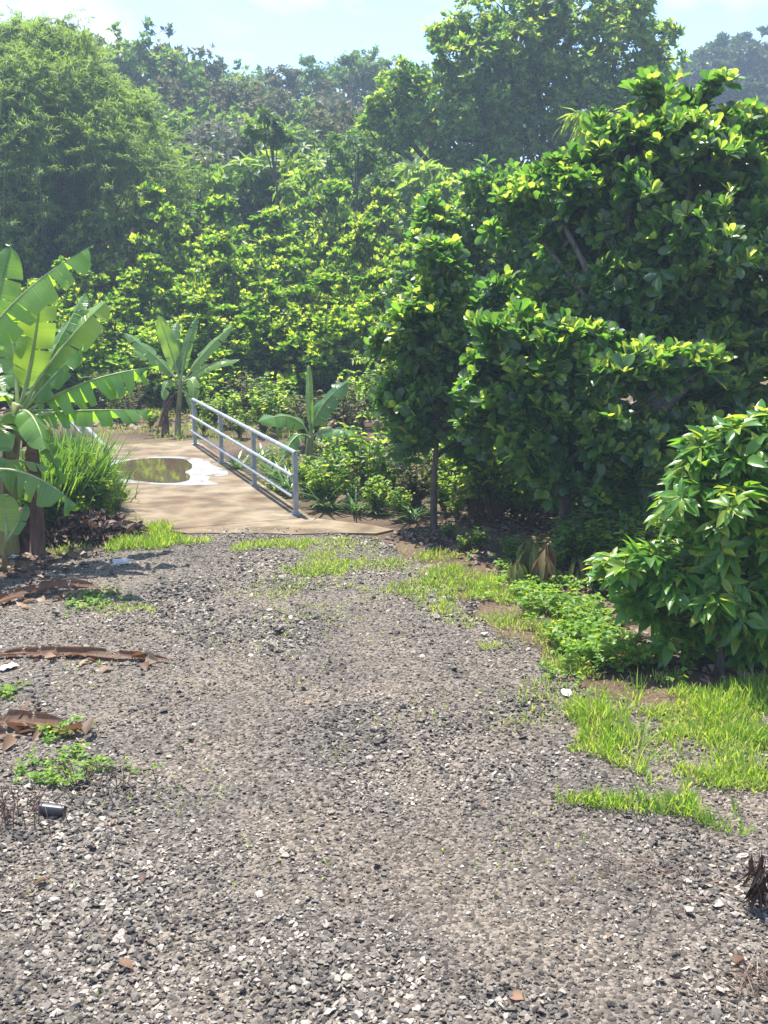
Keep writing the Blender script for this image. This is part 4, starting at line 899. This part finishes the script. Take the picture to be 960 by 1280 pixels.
    tag(obj('leaf_litter', Lt.mesh('leaf_litter', M['litter'])), 'dry brown leaf litter under the trees and bananas', 'leaf litter', kind='stuff')
grass()

def strap_proto(n, Ln, W, mat, seed, erect=.8):
    r = np.random.default_rng(seed); A = Acc(); az = r.uniform(0, 2 * pi, n); le = r.uniform(.15, 1.0, n) / erect
    D = np.stack([np.cos(az) * le, np.sin(az) * le, np.ones(n)], 1)
    add_leaves(A, r.normal(size=(n, 3)) * [.05, .05, .02], D, np.array([0, 0, 1.]) - D * .1 + r.normal(size=(n, 3)) * .1 - np.stack([np.cos(az), np.sin(az), 0 * az], 1), Ln * r.uniform(.6, 1.15, n), W * r.uniform(.7, 1.1, n), r.uniform(0, .8, n), STRAP)
    return A.mesh('strap_leaved_plant', mat)
SP = [strap_proto(40, .62, .04, M['strap'], 1), strap_proto(34, .5, .05, M['strap'], 2, .7)]
def bush_proto(h, seed, mat, n=34, Ln=.12, W=.12, lpt=6, tm=ELL):
    r = np.random.default_rng(seed); A = Acc(); B = Acc(); tips = []
    for i in range(n):
        a = r.uniform(0, 2 * pi); rr = h * .42 * math.sqrt(r.random()); z = h * r.uniform(.35, 1); t = np.array([cos(a) * rr, sin(a) * rr, z]); tips.append(t)
        tube(B, bez((r.normal() * .03, r.normal() * .03, 0), (t[0] * .4, t[1] * .4, z * .6), t, 5), np.linspace(.01, .003, 5), 4)
        m = lpt * 2; u = np.repeat(np.linspace(.55, 1, lpt), 2)[:, None]; p = t * u; az = r.uniform(0, 2 * pi, m)
        D = np.stack([np.cos(az), np.sin(az), r.uniform(-.2, .7, m)], 1)
        add_leaves(A, p, D, np.array([0, 0, 1.]) + r.normal(size=(m, 3)) * .3, Ln * r.uniform(.6, 1.2, m), W * r.uniform(.7, 1.1, m), r.uniform(0, 1, m) ** 1.3, tm)
    return [('stems', B.mesh('stems', M['drystem'])), ('foliage', A.mesh('foliage', mat))]
BUL = [bush_proto(.7, 21, M['jack'], 40, .13, .11), bush_proto(.8, 22, M['orchard'], 40, .11, .09)]
BU = [bush_proto(1.0, 11, M['weed']), bush_proto(1.3, 12, M['orchard'], 30, .14, .14), bush_proto(.8, 13, M['weed'], 30, .09, .1), bush_proto(1.1, 14, M['dusky'], 34, .12, .1)]
rng = np.random.default_rng(321)
def ground_at(px, py):
    p = P(px, py)
    for _ in range(12): p = P(px, py, float(hz(p[0], p[1])))
    return p
for i, (px, py, s) in enumerate([(408, 640, .9), (430, 620, 1.0), (455, 600, 1.1), (480, 625, 1.1), (500, 640, .8), (340, 600, 1.0), (360, 615, .9), (470, 645, .8), (515, 655, .7), (300, 590, .9), (420, 590, 1.1), (325, 580, 1.0), (445, 645, .8), (490, 600, 1.1)]):
    p = ground_at(px, py - 3)
    tag(obj('strap_leaved_plant', SP[i % 2], loc=p, rz=rng.uniform(0, 6.28), sc=s * rng.uniform(.85, 1.15)), 'strap leaved plant with arching blades in the ditch right of the railing', 'plant', 'strap leaved plants in the ditch')
for i, (px, py, Y, s, k) in enumerate([(395, 620, 17.5, .8, 3), (420, 610, 18.5, .9, 2), (450, 615, 18, 1.0, 3), (485, 610, 18, 1.0, 0), (510, 620, 17, .9, 3), (350, 590, 20, .9, 0), (300, 565, 22.5, .8, 2), (420, 570, 20.5, 1, 1), (470, 570, 20.5, 1.1, 1), (515, 580, 19.5, 1.2, 1), (440, 640, 15.8, .6, 2), (400, 635, 16.0, .65, 0), (415, 640, 15.9, .7, 1), (470, 650, 15.4, .6, 0), (500, 655, 15.0, .6, 2), (385, 630, 16.6, .7, 0), (360, 610, 17.8, .8, 3), (335, 600, 18.8, .8, 0), (460, 620, 16.6, .9, 1), (520, 640, 15.6, .9, 3), (490, 640, 16.2, .9, 2), (290, 555, 24, .9, 0), (310, 545, 25, 1.0, 3), (345, 545, 24, 1.0, 1), (430, 545, 22, 1.1, 3), (480, 560, 20, 1.2, 0), (130, 535, 27, .9, 3), (250, 535, 26, .9, 1), (450, 530, 24, 1.2, 1), (150, 535, 25.5, .8, 1), (175, 530, 27, .9, 3), (262, 545, 24.2, .7, 0), (300, 540, 25.5, .8, 2), (322, 540, 25.8, .9, 3), (280, 530, 27, 1, 1), (360, 540, 24.5, .8, 0), (255, 552, 23, .5, 2), (140, 545, 24.2, .5, 2), (395, 560, 22.5, .9, 2), (330, 560, 23, .9, 1), (270, 545, 24.5, .8, 2), (190, 545, 23.8, .6, 2), (160, 540, 25, .7, 3), (385, 560, 21.5, 1., 3)]):
    p = at(px, py, Y); z = float(hz(p[0], p[1]))
    spawn('ditch_bush', 'small mixed bush growing in the ditch behind the railing', 'bush', (p[0], p[1], z), BU[k], rng.uniform(0, 6.28), s, 'bushes in the ditch behind the railing')
for i, (px, Y, s, k) in enumerate([(560, 18.5, 1.2, 0), (600, 19, 1.2, 0), (640, 19.5, 1.3, 0), (690, 19.5, 1.3, 0), (770, 15.5, .9, 3), (850, 13, .9, 3), (800, 16.5, 1.2, 3), (655, 15, .5, 2)] + [(px_, Y_, s_2, k_) for px_, Y_, s_2, k_ in zip(np.linspace(556, 735, 24), [15.4, 16.4, 14.9, 17.2, 15.8, 16.8] * 6, [.65, .95, .5, 1.1, .8] * 7, [0, 1, 2, 0, 2, 1, 0] * 5)] + [(690, 15.6, 1.1, 3), (720, 15.2, 1.0, 1), (750, 15.8, 1.2, 3), (785, 15.0, 1.2, 1)]):
    p = at(px, 600, Y); z = float(hz(p[0], p[1]))
    spawn('understory_bush', 'thin stemmed sunlit bush growing under the jackfruit trees', 'bush', (p[0], p[1], z), BU[k], rng.uniform(0, 6.28), s, 'bushes under the jackfruit trees')

for i, (px, py, s_2) in enumerate([(560, 674, .35), (600, 688, .4), (640, 702, .45), (668, 706, .5), (705, 712, .8), (735, 716, .8), (725, 702, .9), (760, 722, .9), (780, 706, 1.1), (800, 720, 1.0), (655, 714, .4), (690, 722, .5), (752, 745, .6), (580, 690, .3), (820, 735, .9)]):
    spawn('low_bush', 'knee high dark green bush at the foot of the jackfruit trees', 'bush', ground_at(px, py), BUL[i % 2], i * 1.7, s_2, 'low bushes at the foot of the jackfruit trees')
# tall grass beside the bananas
def tall_grass():
    r = np.random.default_rng(19); A = Acc(); c0 = P(95, 640)
    n = 3000; t = r.random(n); a, b = P(40, 676), P(112, 656); c = a + (b - a) * t[:, None] + np.stack([r.normal(size=n) * .1, np.abs(r.normal(size=n)) * .75, 0 * t], 1)
    h = 1.3 * (.75 + .5 * fnoise(c[:, 0] * 2.2, c[:, 1] * 2.2)) * np.where(t > .7, .62, 1) * r.uniform(.45, 1.1, n); c[:, 2] = hz(c[:, 0], c[:, 1])
    az = r.uniform(0, 2 * pi, n); le = np.abs(r.normal(.12, .3, n)); az_ = np.stack([np.cos(az), np.sin(az), 0 * az], 1); D = az_ * le[:, None] + [0, 0, 1]
    add_leaves(A, c, D, -az_ + r.normal(size=(n, 3)) * .5, h, r.uniform(.012, .026, n), np.clip(r.normal(.22, .2, n), 0, .85), TALL)
    m = n * 5; i = r.integers(0, n, m); u = r.uniform(.25, .95, m)
    p = c[i] + nrm(D[i]) * (h[i] * u)[:, None] * .8 + r.normal(size=(m, 3)) * .05; Dm = sphdir(r, m); Dm[:, 2] = Dm[:, 2] * .7 + .1
    add_leaves(A, p, Dm, np.array([0, 0, 1.]) + r.normal(size=(m, 3)) * .4, r.uniform(.08, .24, m), r.uniform(.014, .03, m), np.clip(r.normal(.35, .25, m), 0, .85), LANCE)
    tag(obj('tall_grass_clump', A.mesh('tall_grass_clump', M['tallgrass'])), 'dense clump of tall grass between the bananas and the bridge', 'tall grass')
M['tallgrass'] = leafmat('tall_grass_blade', [(0, (.03, .08, .018)), (.5, (.08, .16, .03)), (1, (.2, .27, .06))], [(0, (.12, .3, .03)), (.5, (.32, .52, .04)), (1, (.6, .65, .1))], .42, .4, .4)
tall_grass()
for px, py, sc_, k, lb in [(128, 656, .8, 0, 'leafy weed bush at the near left corner of the concrete'), (146, 640, .62, 2, 'low weed bush spilling over the left edge of the concrete deck'), (96, 668, .75, 2, 'leafy weed bush in front of the tall grass clump')]:
    spawn('weed_bush', lb, 'bush', P(px, py), BU[k], px * .1, sc_)

# feathery sapling left of the narrow tree
def sapling():
    r = np.random.default_rng(27); b = at(520, 640, 16.4); b[2] = float(hz(b[0], b[1])); A = Acc(); B = Acc()
    tube(B, bez((0, 0, 0), (-.1, 0, 1.2), at(490, 455, 16.4) - b, 8), np.linspace(.02, .006, 8), 5); pos = []; D = []
    for k, (px, py) in enumerate([(445, 448), (452, 470), (448, 492), (470, 440), (465, 485), (455, 515), (480, 470), (480, 505), (470, 530), (495, 445), (500, 480)]):
        t = at(px, py, 16.4 + r.normal() * .2) - b; s = at(500, py + 25, 16.5) - b; cv = bez(s, (s + t) / 2 + [0, 0, .12], t, 12); tube(B, cv, np.linspace(.006, .002, 12), 4)
        for q_ in range(3, 12):
            for sd in (-1, 1):
                for m_ in range(3):
                    pos.append(cv[q_] + r.normal(size=3) * .02); D.append([r.normal() * .3 - .2, sd * .8, r.normal() * .3])
    pos = np.array(pos); D = np.array(D); n = len(pos)
    add_leaves(A, pos, D, np.array([0, 0, 1.]) + r.normal(size=(n, 3)) * .2, r.uniform(.09, .16, n), .05, r.uniform(.3, .9, n), LANCE)
    spawn('feathery_sapling', 'feathery leaved sapling just left of the narrow dark tree', 'sapling', b, [('stem', B.mesh('stem', M['bark'])), ('foliage', A.mesh('foliage', M['lightgreen']))])
sapling()

# spray of bamboo showing above the jackfruit trees
def sprig():
    r = np.random.default_rng(41); b = at(770, 600, 19); b[2] = float(hz(b[0], b[1])); A = Acc(); B = Acc(); pos = []; D = []
    cv = bez((0, 0, 0), at(765, 260, 19) - b, at(735, 138, 19) - b, 14); tube(B, cv, np.linspace(.025, .006, 14), 5)
    for k in range(16):
        s0 = cv[int(r.integers(9, 14))]; t = s0 + r.normal(size=3) * [.35, .3, .22] + [0, 0, -.1]; c2 = bez(s0, (s0 + t) / 2 + [0, 0, .15], t, 8); tube(B, c2, np.linspace(.005, .002, 8), 4)
        for p in c2[2:]:
            for _ in range(3): pos.append(p + r.normal(size=3) * .02); D.append((t - s0) * 1.2 + r.normal(size=3) * .25 - [0, 0, .35])
    n = len(pos); add_leaves(A, np.array(pos), np.array(D), np.array([0, 0, 1.]) + r.normal(size=(n, 3)) * .3, r.uniform(.18, .34, n), .04, r.uniform(.3, 1, n), LANCE)
    spawn('bamboo_sprig', 'pale feathery bamboo sprig sticking up between the broad tree and the tallest jackfruit', 'bamboo', b, [('stem', B.mesh('stem', M['culm'])), ('foliage', A.mesh('foliage', M['lightgreen']))])
sprig()

# wilted plants at the edge of the trees
def wilted(px, py, h, label, seed, t0):
    r = np.random.default_rng(seed); c = P(px, py); A = Acc(); B = Acc(); tube(B, [(0, 0, 0), (.01, 0, h * .6), (.0, 0, h)], [.012, .009, .006], 5); n = 22
    az = r.uniform(0, 2 * pi, n); z = r.uniform(.55, 1.0, n) * h; D = np.stack([np.cos(az), np.sin(az), 0 * az], 1) * r.uniform(.2, 1.0, n)[:, None] + [0, 0, -.9]
    add_leaves(A, np.stack([np.cos(az) * .05, np.sin(az) * .05, z], 1), D, np.stack([np.cos(az), np.sin(az), .3 + 0 * az], 1), h * r.uniform(.4, .8, n), h * .2, np.clip(r.normal(t0, .2, n), 0, 1), ELL)
    spawn('wilted_plant', label, 'plant', c, [('stem', B.mesh('stem', M['drystem'])), ('foliage', A.mesh('foliage', [M['wilt']]))])
M['wilt'] = leafmat('wilted_leaf', [(0, (.09, .13, .03)), (.5, (.16, .17, .05)), (1, (.22, .13, .07))], [(0, (.2, .3, .04)), (.5, (.35, .33, .06)), (1, (.3, .17, .08))], .35, .5, .3)
wilted(662, 728, .5, 'wilted yellow green plant, tallest of the drooping ones before the low tree', 1, .35)
wilted(683, 734, .5, 'brown withered plant hanging beside the wilted yellow green one', 2, .9)
wilted(645, 734, .32, 'low drooping green plant left of the two withered plants', 3, .2)
wilted(722, 732, .34, 'small wilted green plant between the brown one and the bright shrub', 4, .25)

# dry stalks
def dry_stalks(px, py, n, h, label, seed, spread=.2, lf=True):
    r = np.random.default_rng(seed); c = P(px, py); A = Acc()
    for i in range(n):
        b = r.normal(size=3) * [spread, spread * .7, 0]; b[2] = 0; t = b + [r.normal() * .4 * h, r.normal() * .4 * h, h * r.uniform(.3, 1.1)]
        tube(A, bez(b, (b + t) / 2 + r.normal(size=3) * .03 * h, t, 5), np.linspace(.0045, .002, 5), 4)
        if lf:
            m = 5; u = r.uniform(.4, 1, m)[:, None]; p = b + (t - b) * u; D = r.normal(size=(m, 3)) * .4 - [0, 0, .9]
            add_leaves(A, p, D, sphdir(r, m), h * r.uniform(.15, .3, m), h * .09, r.uniform(0, .5, m), ELL, 1)
    tag(obj('dry_stalks', A.mesh('dry_stalks', [M['drystem'], M['darkdry']]), loc=c), label, 'dry stalks', kind='stuff')
def withered_weed():
    r = np.random.default_rng(1); c = P(950, 1140); A = Acc(); B = Acc(); tube(A, [(0, 0, -.02), (0, 0, .05)], [.014, .01], 6)
    for i in range(8):
        t = np.array([r.normal() * .08, r.normal() * .06, r.uniform(.2, .4)]); tube(A, bez((0, 0, .03), t * .5 + r.normal(size=3) * .02, t, 6), np.linspace(.006, .0025, 6), 5)
        m = 7; u = r.uniform(.35, 1, m)[:, None]; D = r.normal(size=(m, 3)) * .3 - [0, 0, 1.0]; add_leaves(B, [0, 0, .03] + (t - [0, 0, .03]) * u, D, sphdir(r, m), r.uniform(.08, .17, m), r.uniform(.02, .05, m), r.uniform(0, .5, m), ELL)
    spawn('withered_weed', 'dark withered weed with shrivelled hanging leaves at the right edge', 'weed', c, [('stem', A.mesh('stem', M['drystem'])), ('foliage', B.mesh('foliage', M['darkdry']))])
withered_weed()
dry_stalks(20, 1025, 60, .22, 'patch of thin dry purple brown stalks left of the black pot', 2, .22, False)
dry_stalks(100, 985, 40, .18, 'thin dry stalks standing among the creeping weeds', 3, .16, False)
def straw(px, py, label, seed, n=120, sp=.28):
    r = np.random.default_rng(seed); c = P(px, py); A = Acc(); az = r.uniform(0, 2 * pi, n); D = np.stack([np.cos(az), np.sin(az), r.uniform(0, .35, n)], 1)
    add_leaves(A, r.normal(size=(n, 3)) * [sp, sp * .6, 0] + [0, 0, .03], D, sphdir(r, n), r.uniform(.08, .22, n), .006, r.uniform(.5, 1, n), BLADE)
    tag(obj('straw_tuft', A.mesh('straw_tuft', M['litter']), loc=c), label, 'dry grass')
straw(815, 1100, 'tuft of dry straw coloured grass lying below the near grass patch', 4)
straw(945, 1235, 'tuft of dry straw in the lower right corner', 5, 110, .12)

# black pot lying on its side
def pot():
    A = Acc(); c = P(68, 1023); d = nrm(np.array([.97, -.12, -.02])); r = .045; n = 20
    prof = [(-.075, r * .78), (-.074, r * .80), (.07, r), (.075, r * 1.08), (.082, r * 1.08), (.082, r * .97), (-.06, r * .74)]
    u = nrm(np.cross(d, [0, 0, 1])); v = np.cross(u, d); V = []; T = []
    for s, rr in prof:
        for k in range(n): a = 2 * pi * k / n; V.append(-d * s + (u * cos(a) + v * sin(a)) * rr)
    m = len(prof)
    for i in range(m - 1):
        for k in range(n): a = i * n + k; b = i * n + (k + 1) % n; T += [(a, b, b + n), (a, b + n, a + n)]
    for b0 in (0, (m - 1) * n):
        V.append(np.mean(V[b0:b0 + n], 0)); 
        for k in range(n): T.append((b0 + k, b0 + (k + 1) % n, len(V) - 1))
    A.add(V, T); tag(obj('plant_pot', A.mesh('plant_pot', M['pot'], False), loc=c + [0, 0, .06]), 'small black plastic pot lying on its side on the gravel', 'pot')
pot()
# crushed clear bottle and white scraps
def scrap(px, py, s, label, seed, name='plastic_scrap', cat='litter', z=.03):
    r = np.random.default_rng(seed); n = 9; g = np.linspace(-1, 1, n); X, Y_ = np.meshgrid(g, g); Z = .25 * fnoise(X * 2 + seed, Y_ * 2) + .06 * r.normal(size=X.shape)
    k = 1 - .25 * r.random(X.shape) * (np.maximum(abs(X), abs(Y_)) > .8); V = np.stack([X * s * k, Y_ * s * .6 * k, Z * s], -1).reshape(-1, 3)
    V = np.concatenate([V, V - [0, 0, .003]]); T = []; nn = n * n
    for i in range(n - 1):
        for j in range(n - 1):
            a = i * n + j; T += [(a, a + 1, a + n + 1), (a, a + n + 1, a + n), (a + nn, a + n + 1 + nn, a + 1 + nn), (a + nn, a + n + nn, a + n + 1 + nn)]
    A = Acc(); A.add(V, T); tag(obj(name, A.mesh(name, M['scrap']), loc=P(px, py) + [0, 0, z], rz=r.uniform(0, 3)), label, cat)
scrap(708, 871, .075, 'white flat scrap on the gravel left of the weeds', 3)
scrap(10, 838, .09, 'pale scrap beside the long thin fallen banana leaf', 4)
scrap(17, 699, .07, 'white scrap at the foot of the banana stump', 5)
def bottle():
    m, nt, out = newmat('clear_plastic'); k = nt.links.new
    b = N(nt, 'ShaderNodeBsdfPrincipled', i_Roughness=.12, i_IOR=1.3); b.inputs['Base Color'].default_value = (.85, .9, .97, 1); b.inputs['Transmission Weight'].default_value = .6; k(b.outputs[0], out.inputs['Surface'])
    prof = [(-.11, .0), (-.11, .03), (-.10, .034), (-.05, .033), (-.04, .03), (0, .033), (.04, .033), (.07, .028), (.095, .013), (.115, .012)]
    A = Acc(); tube(A, [(s, 0, 0) for s, _ in prof], [max(q_, .001) for _, q_ in prof], 14); B = Acc(); tube(B, [(.113, 0, 0), (.13, 0, 0)], [.015, .015], 12)
    e = spawn('plastic_bottle', 'clear plastic bottle lying on the gravel near the left grass tuft', 'bottle', P(153, 706) + [0, 0, .045], [('body', A.mesh('body', m)), ('cap', B.mesh('cap', M['scrap']))], rz=.35)
bottle()

# single fallen leaves on the gravel
FL = []
for i in range(3):
    r = np.random.default_rng(200 + i); A = Acc(); add_leaves(A, np.zeros((1, 3)), np.array([[1., 0, .15]]), np.array([[.0, .3 * (i - 1), 1]]), .15, .15, np.array([[.2, .38, .55][i]]), ELL)
    FL.append(A.mesh('fallen_leaf', M['dryleaf']))
for i, (px, py) in enumerate([(62, 1106), (148, 1210), (655, 1258), (930, 1203), (295, 862), (140, 1030), (250, 790), (520, 905), (600, 1010), (430, 1130), (330, 1000), (760, 1180), (850, 1150), (560, 820), (390, 880), (180, 1100)]):
    p = P(px, py); tag(obj('fallen_leaf', FL[i % 3], loc=p + [0, 0, .035], rz=rng.uniform(0, 6.28), sc=.6 if i < 4 else .33), 'reddish brown dry leaf lying on the gravel', 'leaf', 'dry leaves lying on the gravel')

# ------------------------------------------------------------------ air
def haze():
    x0, x1, y0, y1, z0, z1 = -265, 265, -35, 216, -3.2, 46
    V = [(x, y, z) for z in (z0, z1) for y in (y0, y1) for x in (x0, x1)]
    T = [(0, 2, 3), (0, 3, 1), (4, 5, 7), (4, 7, 6), (0, 1, 5), (0, 5, 4), (2, 6, 7), (2, 7, 3), (0, 4, 6), (0, 6, 2), (1, 3, 7), (1, 7, 5)]
    m, nt, out = newmat('thin_haze'); v = N(nt, 'ShaderNodeVolumePrincipled', i_Density=HAZE, i_Anisotropy=.2); v.inputs['Color'].default_value = (.62, .80, 1.0, 1)
    nt.links.new(v.outputs[0], out.inputs['Volume']); m.cycles.homogeneous_volume = True
    A = Acc(); A.add(V, T); tag(obj('haze', A.mesh('haze', m, False)), 'thin bluish haze in the air over the hillside', 'haze', kind='stuff')
HAZE = .0017
haze()
